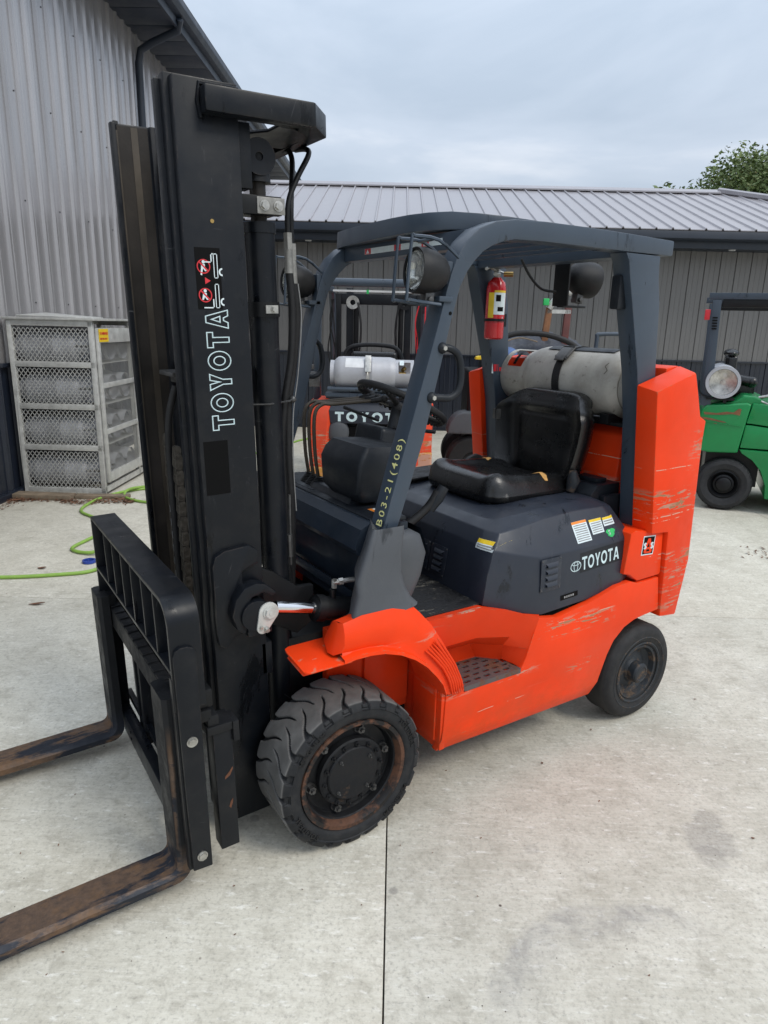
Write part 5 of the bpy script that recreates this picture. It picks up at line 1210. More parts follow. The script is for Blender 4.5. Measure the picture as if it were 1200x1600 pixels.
MM().tube([(-.185, .330, 1.512), (-.11, .303, 1.512), (-.02, .345, 1.512), (.005, .38, 1.515)], .003, 6).sph((.006, .380, 1.512), .012, 8, 6).build('cable_tie', M['dullzinc'], T0)
MM().tube([(-.05, .33, .95), (-.045, .33, 1.20)], .005, 6).cyl((-.05, .33, .98), (-.05, .33, 1.06), .010, .010, 8).build('grease_pipe', M['dullzinc'], T0)
# centre cylinder, twin chains inside the mast
MM().cyl((-.262, .655, .12), (-.262, .655, 1.60), .026, .026, 18).build('centre_cylinder', M['greasy'], T0, sharp=60)
MM().box(-.33, -.23, .585, .745, 1.585, 1.60).box(-.30, -.24, .60, .72, 1.56, 1.585).build('crosshead', M['dullzinc'], T0, bevel=.003)
MM().box(-.30, -.22, .36, .84, .66, .70).build('chain_tie_bar', M['black'], T0, bevel=.004)
def chain(y, z0, z1, x=-.300):
    """leaf chain: stacked rounded plates and pins, pitch 28 mm"""
    mb = MM(); p = .028; n = int((z1 - z0) / p)
    for i in range(n):
        z = z0 + i * p
        offs = (-.019, -.003, .013) if i % 2 else (-.011, .005)
        for o in offs:
            prof = [(x + .0135 * math.cos(R(a)), z + (p if a < 180 else 0) + .0135 * math.sin(R(a))) for a in range(0, 360, 45)]
            mb.prism(prof, 'y', y + o - .0035, y + o + .0035)
        mb.cyl((x, y - .025, z), (x, y + .025, z), .0055, .0055, 8)
    return tag(mb.build('lift_chain', M['chain'], T0, sharp=40), kind='stuff')
def rope(y, z0, z1):
    mb = MM(); P = [(-.318, y, z0), (-.318, y, z1 - .06), (-.31, y - .004, z1 - .02), (-.29, y - .01, z1)]
    pts = cr(P, 30); rad = [.021 + .0035 * math.sin(i * 1.35) for i in range(len(pts))]
    pts = []; n = 110
    for i in range(n): pts.append((-.318, y, z0 + (z1 - z0) * i / (n - 1)))
    rad = [.0205 + .004 * abs(math.sin(i * .62)) for i in range(n)]; rad[-1] = .008; rad[-2] = .014
    return mb.tube(pts, .02, 10, rad=rad)
chain(.735, .30, 1.38, -.325); chain(.635, .30, 1.36, -.325)
MM().tube(cr([(-.335, .690, .35), (-.335, .690, 1.2), (-.33, .68, 1.42), (-.30, .665, 1.55)], 8), .013, 10).build('hydraulic_hose', M['rubber'], T0, sharp=60)
# hose printing
[MM().box(-.350, -.3485, .689, .691, .6 + k * .05, .6 + k * .05 + .026).build('hose_print', M['dgrey'], T0) for k in range(11)]

# mast side lettering: outlined capitals reading upward
yf = .2595
def onm(x, z): return AM @ Matrix(((0, -1, 0, x), (0, 0, -1, yf), (1, 0, 0, z), (0, 0, 0, 1)))   # text x -> up, text y -> towards front
lp3, w3 = glyphs('TOYOTA', 1, .20, .26)
hgt = .066; L3 = .345
def onm(x, z): return AM @ Matrix(((0, -1, 0, x), (0, 0, 1, yf), (1, 0, 0, z), (0, 0, 0, 1)))
mb = MB(); curve_mb(lp3, mb, onm(-.250, 1.452) @ Matrix.Diagonal((L3 / w3, hgt, 1, 1)), outline=.028)
mb.v = [tuple(p) for p in mb.v]; q = mb
# flatten the outline tubes onto the plate
q.v = [(p[0], max(yf - .0015, min(yf + .001, p[1])), p[2]) for p in q.v]; q.build('lettering', M['decalp'], ro, flat=True)
MM().box(-.350, -.275, yf - .0006, yf + .001, 1.255, 1.420).build('faded_patch', M['dblack'], ro)
MM().box(-.335, -.262, yf - .0006, yf + .001, 1.800, 1.965).build('warning_decal', M['dblack'], ro)
def mp2(x, z): return AM @ Vector((x, yf - .0009, z))
def flatpoly(pts, name, mat, dy=0): MM().ex([(x, yf - .0012 - dy, z) for x, z in pts], (0, .0006, 0)).build(name, mat, ro, flat=True)
for zc, kind in ((1.915, 0), (1.838, 1)):
    mb = MM(); mb.lathe([(.0165, -.0004), (.0195, -.0004), (.0195, .0004), (.0165, .0004)], (-.312, yf - .0011, zc), 'y', 32, closed=True)
    mb.ex([(-.312 - .013, yf - .0018, zc + .010), (-.312 - .010, yf - .0018, zc + .013), (-.312 + .013, yf - .0018, zc - .010), (-.312 + .010, yf - .0018, zc - .013)], (0, .0005, 0)); mb.build('prohibition_ring', M['dred'], ro, flat=True)
    mb = MM(); fx = -.314
    mb.lathe([(0, 0), (.0045, 0), (.0045, .0004), (0, .0004)], (fx + .002, yf - .0014, zc + .012), 'y', 14)
    mb.ex([(fx - .004, yf - .0014, zc + .007), (fx + .006, yf - .0014, zc + .006), (fx + .006, yf - .0014, zc - .004), (fx + .010, yf - .0014, zc - .012), (fx + .006, yf - .0014, zc - .013), (fx, yf - .0014, zc - .005), (fx - .004, yf - .0014, zc - .024 if kind == 0 else zc - .013), (fx - .008, yf - .0014, zc - .022 if kind == 0 else zc - .012)], (0, .0004, 0)); mb.build('figure_symbol', M['decalw'], ro, flat=True)
    mb = MM(); zz = zc + (.0 if kind == 0 else -.004)
    def seg(x0, z0, x1, z1, w=.0032): mb.box(min(x0, x1) - w / 2, max(x0, x1) + w / 2, yf - .0016, yf - .0012, min(z0, z1) - w / 2, max(z0, z1) + w / 2)
    seg(-.282, zz - .030, -.282, zz + .034, .0022); seg(-.272, zz - .030, -.272, zz + .034, .0022); seg(-.282, zz + .034, -.272, zz + .034, .0022); seg(-.282, zz - .030, -.272, zz - .030, .0022)
    if kind == 0: seg(-.289, zz + .012, -.289, zz + .034); seg(-.312, zz + .012, -.289, zz + .012); seg(-.289, zz + .034, -.284, zz + .034)
    else: seg(-.289, zz - .030, -.289, zz - .008); seg(-.316, zz - .030, -.289, zz - .030)
    mb.lathe([(.006, 0), (.0095, 0), (.0095, .0004), (.006, .0004)], (-.259, yf - .0016, zz - .014), 'y', 20, closed=True) if False else None
    pts = [(-.262 + .0095 * math.cos(R(a)), zz - .016 + .0095 * math.sin(R(a))) for a in range(-70, 251, 20)]
    pts2 = [(-.262 + .006 * math.cos(R(a)), zz - .016 + .006 * math.sin(R(a))) for a in range(250, -71, -20)]
    pts = [(-.258 + .011 * math.cos(R(a)), zz - .014 + .011 * math.sin(R(a))) for a in range(90, 271, 20)]; pts2 = [(-.258 + .0065 * math.cos(R(a)), zz - .014 + .0065 * math.sin(R(a))) for a in range(270, 89, -20)]
    mb.ex([(x, yf - .0016, z) for x, z in pts + pts2], (0, .0004, 0)); mb.build('mast_symbol', M['decalw'], ro, flat=True)
flatpoly([(-.310, 1.868), (-.310, 1.886), (-.294, 1.877)], 'warning_triangle', M['dred'])
MM().cyl((-.278, yf + .001, 2.035), (-.278, yf - .0012, 2.035), .006, .0055, 16).build('rivet_hole', M['brass'], ro)

# tilt bracket, clevis and cylinder
tb = MM(); tb.prism([(-.352, .76), (-.356, .80), (-.356, 1.03), (-.345, 1.060), (-.315, 1.075), (-.235, 1.080), (-.205, 1.060), (-.205, 1.015), (-.235, 1.010), (-.262, .995), (-.262, .955), (-.205, .95), (-.205, .80), (-.25, .79), (-.30, .775), (-.33, .745)], 'y', .240, .262)
bothm(tb, 'tilt_bracket_plate', M['mast'], bevel=.004)
tc_ = MM(); tc_.prism([(-.305, .82), (-.318, .87), (-.305, .92), (-.275, .955), (-.235, .965), (-.20, .955), (-.165, .92), (-.18, .91), (-.21, .93), (-.25, .92), (-.275, .88), (-.265, .83), (-.28, .80)], 'y', .195, .245); bothm(tc_, 'tilt_lug', M['mast'], bevel=.006)
bothm(MM().prism([(-.185, .98), (-.13, .95), (-.04, .875), (.02, .87), (.02, .74), (-.05, .70), (-.16, .77)], 'y', .30, .325), 'mast_foot_plate', M['black'], bevel=.004)
ev_ = MM(); ev_.cyl((-.240, .185, .858), (-.240, .262, .858), .052, .052, 28).box(-.272, -.190, .190, .235, .79, .86); bothm(ev_, 'rod_eye', M['mast'], bevel=.003, sharp=50)
pk = MB(); c0, c1 = Vector((-.176, .180, .858)), Vector((-.200, .180, .806))
pp = []
for k in range(25):
    a = R(-60 + 300 * k / 24) ; 
hull = [(-.228 + .034 * math.cos(R(a)), .858 + .034 * math.sin(R(a))) for a in range(-25, 181, 15)] + [(-.250 + .020 * math.cos(R(a)), .808 + .020 * math.sin(R(a))) for a in range(170, 331, 20)]
mb = MB().prism(hull, 'y', .178, .186); pl_, _ = both(mb, 'pin_plate', M['galv'], bevel=.0015, bang=50)
both(hexb(MB(), (-.226, .178, .858), .018, .011).cyl((-.226, .167, .858), (-.226, .165, .858), .006, .006, 10), 'pin_bolt', M['galv'], sharp=25)
both(MB().cyl((-.256, .178, .812), (-.256, .171, .811), .006, .006, 10).cyl((-.238, .178, .803), (-.238, .168, .800), .009, .008, 8), 'pin_stub', M['zinc'])
rd0, rd1 = (-.195, .205, .860), (-.030, .205, .822)
both(MB().cyl(rd0, rd1, .0205, .0205, 24), 'tilt_rod', M['chrome'], sharp=50)
tcy = MB(); d_ = (Vector(rd1) - Vector(rd0)).normalized(); q0 = Vector(rd1) - d_ * .022; q1 = q0 + d_ * .032; tcy.cyl(q0, q1, .046, .046, 24).cyl(q1, q1 + d_ * .22, .041, .041, 24).cyl(q0 - d_ * .004, q0, .03, .036, 24)
tcy.cyl(q1 + d_ * .04 + Vector((0, -.0, .03)), q1 + d_ * .04 + Vector((0, 0, .07)), .011, .011, 10); both(tcy, 'tilt_cylinder', M['black'], sharp=50)
both(MB().cyl((.025, .205, .885), (.025, .205, .915), .010, .010, 6).cyl((.02, .205, .905), (.095, .19, .908), .009, .009, 8).cyl((.04, .201, .905), (.055, .198, .906), .013, .013, 6), 'hydraulic_elbow', M['zinc'], sharp=40)

# carriage, backrest, forks ------------------------------------------
class MF(MM): pass
FX = -.545     # rear face of the fork shanks in the mast frame
BY0, BY1 = .030, 1.050
bar = MM()
# carriage fork bars
ub = MM(); ub.box(FX + .004, FX + .044, .075, 1.125, .585, .665); nt_ = [(.28 + k * .062) for k in range(12)]
ub.build('upper_fork_bar', M['rustblack'], T0, bevel=.004)
for k in range(13): MM().box(FX + .006, FX + .042, .155 + k * .068, .203 + k * .068, .665, .671).build('bar_tooth', M['rustblack'], T0, bevel=.002)
lb = MM(); lb.box(FX + .004, FX + .046, .075, 1.125, .105, .19); lb.build('lower_fork_bar', M['mast'], T0, bevel=.005)
MM().box(FX + .05, FX + .07, .10, 1.10, .20, .225).cyl((FX + .055, .34, .50), (FX + .055, .90, .50), .014, .014, 12).build('carriage_rod', M['mast'], T0, sharp=50)
for y, d, w in ((.385, .150, .03), (.785, .150, .03), (.33, .060, .012), (.86, .060, .012)): MM().box(FX + .045, FX + d, y, y + w, .13, .66).build('carriage_plate', M['mast'], T0, bevel=.004)

# hole dots in the lower bar
for k in range(2): MM().cyl((FX + .0035, .86, .132 + k * .03), (FX + .001, .86, .132 + k * .03), .006, .006, 10).build('bar_bolt', M['black'], T0)
# side-shift end posts behind the backrest
ep = MM(); ep.box(-.452, -.392, .062, .120, .150, .572); bothm(ep, 'carriage_side_post', M['mast'], bevel=.004)
ec = MM(); ec.box(-.470, -.385, .055, .140, .572, .600).box(-.465, -.43, .060, .12, .60, .635).box(-.392, -.372, .05, .12, .53, .60); bothm(ec, 'carriage_post_cap', M['rustblack'], bevel=.004)
bothm(MM().box(-.505, -.44, .07, .14, .66, .72).box(-.49, -.45, .02 + .04, .10, .62, .66), 'roller_cover', M['black'], bevel=.008)
MM().box(-.498, -.468, .085, .125, .7195, .7210).build('white_tag', M['decalw'], T0)
# load backrest: one bent flat bar plus uprights and a lower rail
bx0, bx1 = FX - .018, FX + .072; Rb = .075
path = [(BY0, .10), (BY0, .60)] + [(BY0 + Rb - Rb * math.cos(R(a)), 1.032 - Rb + Rb * math.sin(R(a))) for a in range(0, 91, 11)][:] + [(.62, 1.032), (BY1 - .012, 1.032), (BY1, 1.020), (BY1, .60), (BY1, .10)]
path = [(BY0, .70)] + path[2:-1]
br = MM(); n = len(path); rows = []
for i in range(n):
    a = Vector(path[max(0, i - 1)]); b = Vector(path[min(n - 1, i + 1)]); t = (b - a).normalized(); nr = Vector((t.y, -t.x)) * .013; p = path[i]
    rows.append([(bx0, p[0], p[1]), (bx1, p[0], p[1]), (bx1, p[0] + nr.x, p[1] + nr.y), (bx0, p[0] + nr.x, p[1] + nr.y)])
br.grid(rows, closeu=True); br.f.append((3, 2, 1, 0)); m = 4 * (n - 1); br.f.append((m, m + 1, m + 2, m + 3)); br.build('backrest_frame', M['mast'], T0, bevel=.003, bang=50, sharp=35)
MM().box(bx0, bx1 - .004, BY0 + .013, BY1 - .013, .812, .824).build('backrest_rail', M['mast'], T0, bevel=.002)
for k in range(6):
    y = .172 + k * .1315; MM().box(bx0 + .002, bx1 - .018, y, y + .012, .824, 1.020).build('backrest_bar', M['mast'], T0, bevel=.002)
def bside(y0, y1):
    mb = MM(); mb.prism([(FX - .012, .155), (FX + .048, .150), (FX + .052, .875), (FX + .045, .892), (FX + .028, .900), (FX + .005, .900), (FX - .008, .892), (FX - .014, .872)], 'y', y0, y1); return mb
bsd = bside(.018, .034); bsd.build('backrest_side_plate', M['mast'], T0, bevel=.004)
bside(BY1 - .004 + .0, BY1 + .012).build('backrest_side_plate', M['mast'], T0, bevel=.004)
MM().box(FX - .020, FX + .0, .034, .060, .15, .80).build('backrest_leg', M['mast'], T0, bevel=.003)
for z in (.600, .200): hexb(MM(), (FX + .018, .018, z), .0125, .009).build('backrest_bolt', M['zinc'], T0, sharp=25)
# forks
def fork(y0, y1):    # one forged L
    x0 = FX - .042; mb = MM(); zb, zt = .080, .116; Rr = .028
    inner = [(x0 - .0, .72), (x0, zt + Rr)] + [(x0 - Rr + Rr * math.cos(R(a)), zt + Rr + Rr * math.sin(R(a))) for a in range(-15, -91, -15)] + [(x0 - .55, zt), (x0 - 1.10, zb + .018)]
    outer = [(FX, .72), (FX, zb + .062)] + [(FX - .055 + .055 * math.cos(R(a)), zb + .055 + .055 * math.sin(R(a))) for a in range(-15, -91, -15)] + [(x0 - .55, zb), (x0 - 1.10, zb)]
    rows = []
    for (a, b) in zip(inner, outer):
        c = .010
        ta = Vector((a[0], 0, a[1])); tb2 = Vector((b[0], 0, b[1])); d = (tb2 - ta); L = d.length; d.normalize()
        e = .016 if a[0] < x0 - .03 else .010
        A1 = ta + d * min(c, L * .3)
        rows.append([(ta.x, y0 + e, ta.z), (ta.x, y1 - e, ta.z), (A1.x + d.x * .004, y1, A1.z + d.z * .004), (tb2.x, y1, tb2.z), (tb2.x, y0, tb2.z), (A1.x + d.x * .004, y0, A1.z + d.z * .004)])
    mb.grid(rows, closeu=True); mb.f.append((5, 4, 3, 2, 1, 0)); m = 6 * (len(rows) - 1); mb.f.append(tuple(m + i for i in range(6)))
    mb.box(FX - .002, FX + .03, y0 + .02, y1 - .02, .665, .715)
    return mb.build('fork', M['fork'], T0, sharp=30)
fork(.078, .212); fork(.965, 1.099)
MM().prism([(-.425, .402), (-.408, .412), (-.398, .432), (-.399, .440), (-.410, .425), (-.424, .412)], 'y', .0612, .0618).prism([(-.418, .30), (-.412, .318), (-.404, .326), (-.406, .31), (-.413, .292)], 'y', .0612, .0618).build('paint_scuff', M['copper'], T0)

# ================================================================ things carried by the truck
# propane tank on its cradle behind the seat
tk = thing('propane_tank', 'dirty grey propane tank strapped on behind the black seat of the big orange forklift', 'gas tank', (1.585, .245, 1.522), R(90))
lp_tank('t', M['tank'], .76, .152, tk)
mb = MB(); mb.strip([(.33 + .006 * math.sin(a), .157 * math.cos(a), .157 * math.sin(a)) for a in [2 * PI * k / 40 for k in range(41)]], .042, .004, (1, 0, 0)); mb.build('strap', M['rubber'], tk, sharp=60)
mb = MB(); T = Matrix.Rotation(R(-42), 4, 'X'); mb.box(.318, .385, -.04, .03, .158, .172, M=T).box(.325, .378, -.035, .045, .168, .174, M=T).tube([(.315, -.05, .168), (.388, -.05, .168), (.388, .02, .170), (.315, .02, .170), (.315, -.05, .168)], .004, 6, M=T); mb.build('buckle', M['dullzinc'], tk, bevel=.001)
mb = MB(); rows = [[(x, .1545 * math.sin(a), .1545 * math.cos(a)) for x in (.10, .50)] for a in [R(-24 + 6 * k) for k in range(9)]]; mb.grid(rows); mb.grid([[(p[0], p[1] * 1.012, p[2] * 1.012) for p in r_] for r_ in rows]); mb.build('data_plate', M['dash'], tk)
mb = MB(); rows = [[(x, .132 * math.sin(a), .132 * math.cos(a)) for x in (.665, .685)] for a in [R(28 + 5 * k) for k in range(8)]]; mb.grid(rows); mb.build('black_sticker', M['dblack'], tk)
mb = MB(); rows = [[(x + (.012 * math.sin(k * 2.1)), .1535 * math.sin(a), .1535 * math.cos(a)) for x in (.078, .082)] for k, a in enumerate([R(50 + 7 * k) for k in range(4)])]; mb.grid(rows); mb.build('bare_scrape', M['bark'], tk)
cd = MB().box(-.02, .60, -.14, .10, -.176, -.160); cd.box(.05, .10, -.15, .12, -.17, -.125).box(.5, .55, -.15, .12, -.17, -.125); o = cd.build('tank_cradle', M['black'], T0, bevel=.004, matrix=Matrix.Translation((1.585, .245, 1.522)) @ Matrix.Rotation(R(90), 4, 'Z')); 
mb = MB().tube(cr([(1.56, .93, 1.50), (1.50, .92, 1.44), (1.47, .93, 1.36), (1.49, .90, 1.28)], 6), .010, 8).cyl((1.53, .92, 1.47), (1.50, .92, 1.43), .016, .016, 6); mb.build('gas_hose', M['rubber'], T0, sharp=60)

# fire extinguisher on the far rear pillar
ex = thing('fire_extinguisher', 'small red fire extinguisher hanging on the far rear pillar of the big forklift', 'extinguisher', (1.345, .955, 1.702))
ex.scale = (1.15, 1.15, 1.03)
MB().lathe([(0, .0), (.034, .0), (.041, .006), (.0415, .02), (.0415, .235), (.036, .262), (.022, .278), (.017, .285), (0, .286)], axis='z', n=32).build('cylinder', M['red'], ex, sharp=40)
MB().cyl((0, 0, .28), (0, 0, .325), .014, .012, 12).build('valve', M['zinc'], ex)
MB().hexa([(-.01, -.012, .315), (.06, -.012, .300), (.06, .012, .300), (-.01, .012, .315)], [(-.01, -.008, .322), (.062, -.008, .305), (.062, .008, .305), (-.01, .008, .322)]).hexa([(-.03, -.01, .32), (.05, -.01, .352), (.05, .01, .352), (-.03, .01, .32)], [(-.03, -.008, .33), (.05, -.008, .362), (.05, .008, .362), (-.03, .008, .33)]).build('handle', M['zinc'], ex, bevel=.001)
MB().cyl((0, -.012, .30), (-.045, -.04, .296), .008, .009, 10).tube([(0, 0, .31), (-.05, -.01, .33), (-.08, -.02, .318)], .007, 8).build('nozzle', M['galv'], ex, sharp=50)
MB().cyl((.02, -.02, .30), (.045, -.05, .30), .012, .012, 14).build('gauge', M['brass'], ex); 
def exband(a0, a1, z0, z1, mat, name, r_=.0422): MB().grid([[(r_ * math.cos(R(a0 + (a1 - a0) * k / 8)), r_ * math.sin(R(a0 + (a1 - a0) * k / 8)), z) for k in range(9)] for z in (z0, z1)]).build(name, M[mat], ex)
exband(-165, -60, .115, .215, 'decalw', 'label'); exband(-175, -140, .100, .215, 'dyellow', 'yellow_label', .0425); exband(-130, -100, .175, .205, 'dblack', 'label_mark', .0426); exband(-118, -80, .13, .15, 'dblack', 'label_mark', .0426); exband(-140, -62, .215, .225, 'dyellow', 'yellow_label', .0426)
mb = MB(); mb.grid([[(.0424 * math.cos(R(a)), .0424 * math.sin(R(a)), z) for a, z in ((-150, .10), (-80, .085))], [(.0424 * math.cos(R(a)), .0424 * math.sin(R(a)), z) for a, z in ((-80, .105), (-80, .105))]]); mb.build('label_corner', M['decalw'], ex)
MB().lathe([(.043, -.006), (.046, -.006), (.046, .006), (.043, .006)], (0, 0, .09), 'z', 24, closed=True).box(.03, .07, .0, .06, .06, .12).build('bracket', M['black'], ex)
q = MB().box(1.395, 1.47, WID - .1935, WID - .1925, 1.53, 1.585).build('safety_sticker', M['decalw'], T0, flat=True)
MB().box(1.405, 1.425, WID - .1945, WID - .1936, 1.54, 1.575).box(1.432, 1.436, WID - .1945, WID - .1936, 1.54, 1.575).box(1.445, 1.462, WID - .1945, WID - .1936, 1.54, 1.56).build('sticker_print', M['dred'], T0, flat=True)
# ================================================================ older orange forklift seen from behind (local x across, y forward away from us)
t = ything('forklift', 'older orange forklift seen from behind with a pale propane tank across its back', 'forklift', -.12, 4.30)
HB = .575
bd = MB()
for s in (-1, 1):
    bd.grid([[(s * .575, .10, .24), (s * .575, .03, .55), (s * .56, .02, .90), (s * .52, .03, 1.06), (s * .47, .06, 1.10)], [(s * .44, .01, .20), (s * .43, -.02, .50), (s * .40, -.02, .86), (s * .385, .0, 1.02), (s * .38, .05, 1.09)], [(s * .38, .10, .20), (s * .36, .09, .50), (s * .34, .08, .82), (s * .34, .05, .9), (s * .34, .10, 1.0)]])
    bd.box(min(s * .575, s * .40), max(s * .575, s * .40), .10, .62, .25, 1.06)
bd.build('counterweight', M['orange2'], t, bevel=.01, sharp=35)
MB().box(-.40, .40, .09, .60, .24, 1.00).build('radiator_housing', M['black'], t, bevel=.01)
for s in (-1, 1): MB().box(min(s * .40, s * .575), max(s * .40, s * .575), -.012, .10, .26, .62 if s > 0 else .46).build('scraped_corner', M['orange3'], t, bevel=.02, seg=3)
bp2 = MB(); bp2.hexa([(-.37, .0, .875), (.37, .0, .875), (.40, .06, .875), (-.40, .06, .875)], [(-.385, -.005, .99), (.385, -.005, .99), (.40, .06, .99), (-.40, .06, .99)]); bp2.hexa([(-.385, -.005, .99), (.385, -.005, .99), (.40, .08, .99), (-.40, .08, .99)], [(-.36, .06, 1.085), (.36, .06, 1.085), (.36, .12, 1.085), (-.36, .12, 1.085)])
bp2.box(-.42, .42, .06, .70, 1.075, 1.115); panel = bp2.build('rear_cover', M['hood'], t, bevel=.012, seg=3)
lp4, w4 = glyphs('TOYOTA', 1, .22, .25)
mb = MB(); curve_mb(lp4, mb, frame((-.33, -.03, .892), (1, 0, 0), (0, 0, 1)) @ Matrix.Diagonal((.66 / w4, .088, 1, 1)), .001); snap(mb, panel, (0, 1, 0), .002); mb.build('lettering', M['decalp'], panel, flat=True)
MB().box(-.30, .36, .04, .10, .58, .84).build('grille_opening', M['dblack'], t)
MB().sph((-.30, .03, .79), (.10, .05, .12), 20, 12).build('lamp_pod', M['boot'], t, sharp=60)
MB().box(-.575, .575, .03, .60, .10, .25).build('lower_frame', M['brown'], t, bevel=.01)
for s in (-1, 1): 
    mb = MB(); mb.lathe([(.10, 0), (.2, .0), (.23, .02), (.23, .14), (.2, .16), (.1, .16)], (s * .47 - .08, .42, .23), 'x', 40); mb.build('wheel', M['rubber'], t)
    mb = MB(); mb.lathe([(.14, 0), (.25, .0), (.275, .02), (.275, .2), (.25, .22), (.14, .22)], (s * .465 - .11, 1.85, .275), 'x', 40); mb.build('wheel', M['rubber'], t)
MB().box(-.46, .46, .60, 1.75, .35, 1.02).build('body', M['orange2'], t, bevel=.01)
# rear guard frame and roof
for s in (-1, 1):
    mb = MB(); mb.hexa([(s * .53 - .03, .28, 1.0), (s * .53 + .03, .28, 1.0), (s * .53 + .03, .40, 1.0), (s * .53 - .03, .40, 1.0)], [(s * .50 - .03, .08, 2.10), (s * .50 + .03, .08, 2.10), (s * .50 + .03, .20, 2.10), (s * .50 - .03, .20, 2.10)]); mb.build('rear_pillar', M['grey'], t, bevel=.005)
    mb = MB(); mb.box(s * .50 - .03, s * .50 + .03, .10, 1.5, 2.08, 2.14); mb.tube([(s * .50, 1.5, 2.11), (s * .51, 1.75, 1.9), (s * .52, 2.0, .9)], .035, 8); mb.build('roof_rail', M['grey'], t, bevel=.004)
MB().tube([(-.5, .10, 2.115), (.5, .10, 2.115)], .036, 12).build('rear_roof_bar', M['grey'], t)
MB().box(-.38, .36, .30, .34, 2.045, 2.062).build('light_strip', M['white'], t); MB().box(-.07, -.05, .295, .345, 2.03, 2.065).build('green_clip', M['dgreen'], t)
MB().tube(cr([(-.30, .36, 1.28), (-.26, .36, 1.50), (-.15, .36, 1.565), (.10, .36, 1.57), (.24, .36, 1.52), (.31, .36, 1.30)], 6), .020, 8).build('grab_rail', M['rubber'], t, sharp=60)
MB().box(-.42, .42, .0, .30, 1.115, 1.15).tube([(-.40, .0, 1.185), (.40, .0, 1.185)], .022, 8).build('tank_cradle', M['grey'], t, bevel=.004)
MB().box(-.22, .22, .62, 1.1, 1.05, 1.16).box(-.22, .22, .55, .68, 1.1, 1.5).build('seat', M['vinyl'], t, bevel=.03, seg=3)
# its mast, with pulleys, chains and wiring
for s in (-1, 1):
    MB().prism([(s * .30, 2.05), (s * .38, 2.05), (s * .38, 2.20), (s * .30, 2.20)], 'z', .1, 2.16).build('mast_rail', M['mast'], t, bevel=.004)
    MB().prism([(s * .44, 2.02), (s * .51, 2.02), (s * .51, 2.10), (s * .44, 2.10)], 'z', .1, 2.10).build('mast_rail', M['black'], t, bevel=.004)
    MB().cyl((s * .26, 2.0, .3), (s * .26, 2.0, 1.95), .03, .03, 14).build('lift_cylinder', M['black'], t)
    MB().lathe([(.03, -.012), (.075, -.014), (.07, 0), (.075, .014), (.03, .012)], (s * .30, 1.96, 2.0), 'y', 28, closed=True).build('pulley', M['zinc'] if s < 0 else M['black'], t)
    MB().tube(cr([(s * .24, 1.95, 2.0), (s * .20, 1.93, 1.7), (s * .23, 1.93, 1.2), (s * .22, 1.95, .6)], 8), .012, 6).build('hydraulic_hose', M['rubber'], t, sharp=60)
MB().box(-.52, .52, 2.04, 2.12, 1.98, 2.10).build('mast_crossbar', M['mast'], t, bevel=.005)
rd = random.Random(4)
for k in range(6):
    x = .44 + rd.random() * .12; MB().tube(cr([(x, 1.5, 2.0), (x + rd.uniform(-.05, .05), 1.5, 1.8), (x + rd.uniform(-.06, .06), 1.5, 1.6), (x, 1.5, 1.35)], 6), .006, 5).build('cable', [M['rubber'], M['dred'], M['rubber']][k % 3], t, sharp=60)
for k in range(4):
    x = -.52 + rd.random() * .10; MB().tube(cr([(x, 1.0, 2.0), (x + rd.uniform(-.05, .05), 1.0, 1.8), (x + rd.uniform(-.06, .06), 1.0, 1.5), (x, 1.0, 1.30)], 6), .007, 5).build('cable', M['rubber'], t, sharp=60)
MB().box(-.57, -.47, .02, .10, 1.20, 1.33).sph((-.50, .05, 1.25), .03, 10, 6).cyl((-.54, .01, 1.36), (-.54, .01, 1.40), .02, .02, 8).build('latch', M['dullzinc'], t, bevel=.004)
MB().box(.46, .47, .0, .05, 1.75, 1.95).build('orange_rag', M['dred'], t)
tk2 = ything('propane_tank', 'clean pale grey propane tank strapped across the back of the older orange forklift', 'gas tank', -.12, 4.30); tk2.location = UV(-.12 - .36, 4.30 + .13, 1.325)
lp_tank('t', M['tank2'], .74, .148, tk2)
for ch in tk2.children:
    if ch.name.startswith('collar'): ch.rotation_euler = (R(100), 0, 0)
MB().strip([(.31, .152 * math.cos(a), .152 * math.sin(a)) for a in [2 * PI * k / 36 for k in range(37)]], .03, .004, (1, 0, 0)).build('strap', M['galv'], tk2, sharp=60)
T = Matrix.Rotation(R(62), 4, 'X'); MB().box(.300, .352, -.06, .10, .151, .164, M=T).tube([(.325, -.06, .156), (.325, -.12, .15)], .004, 6, M=T).build('latch', M['zinc'], tk2, bevel=.003)
mb = MB(); mb.grid([[(x, -.1500 * math.cos(a), .1500 * math.sin(a)) for x in (.12, .29)] for a in [R(22 + 6 * k) for k in range(8)]]); mb.build('label', M['white'], tk2)
mb = MB(); mb.grid([[(x, -.1300 * math.cos(a), .1300 * math.sin(a)) for x in (.61, .65)] for a in [R(40 + 6 * k) for k in range(6)]]); mb.build('label', M['decalw'], tk2)

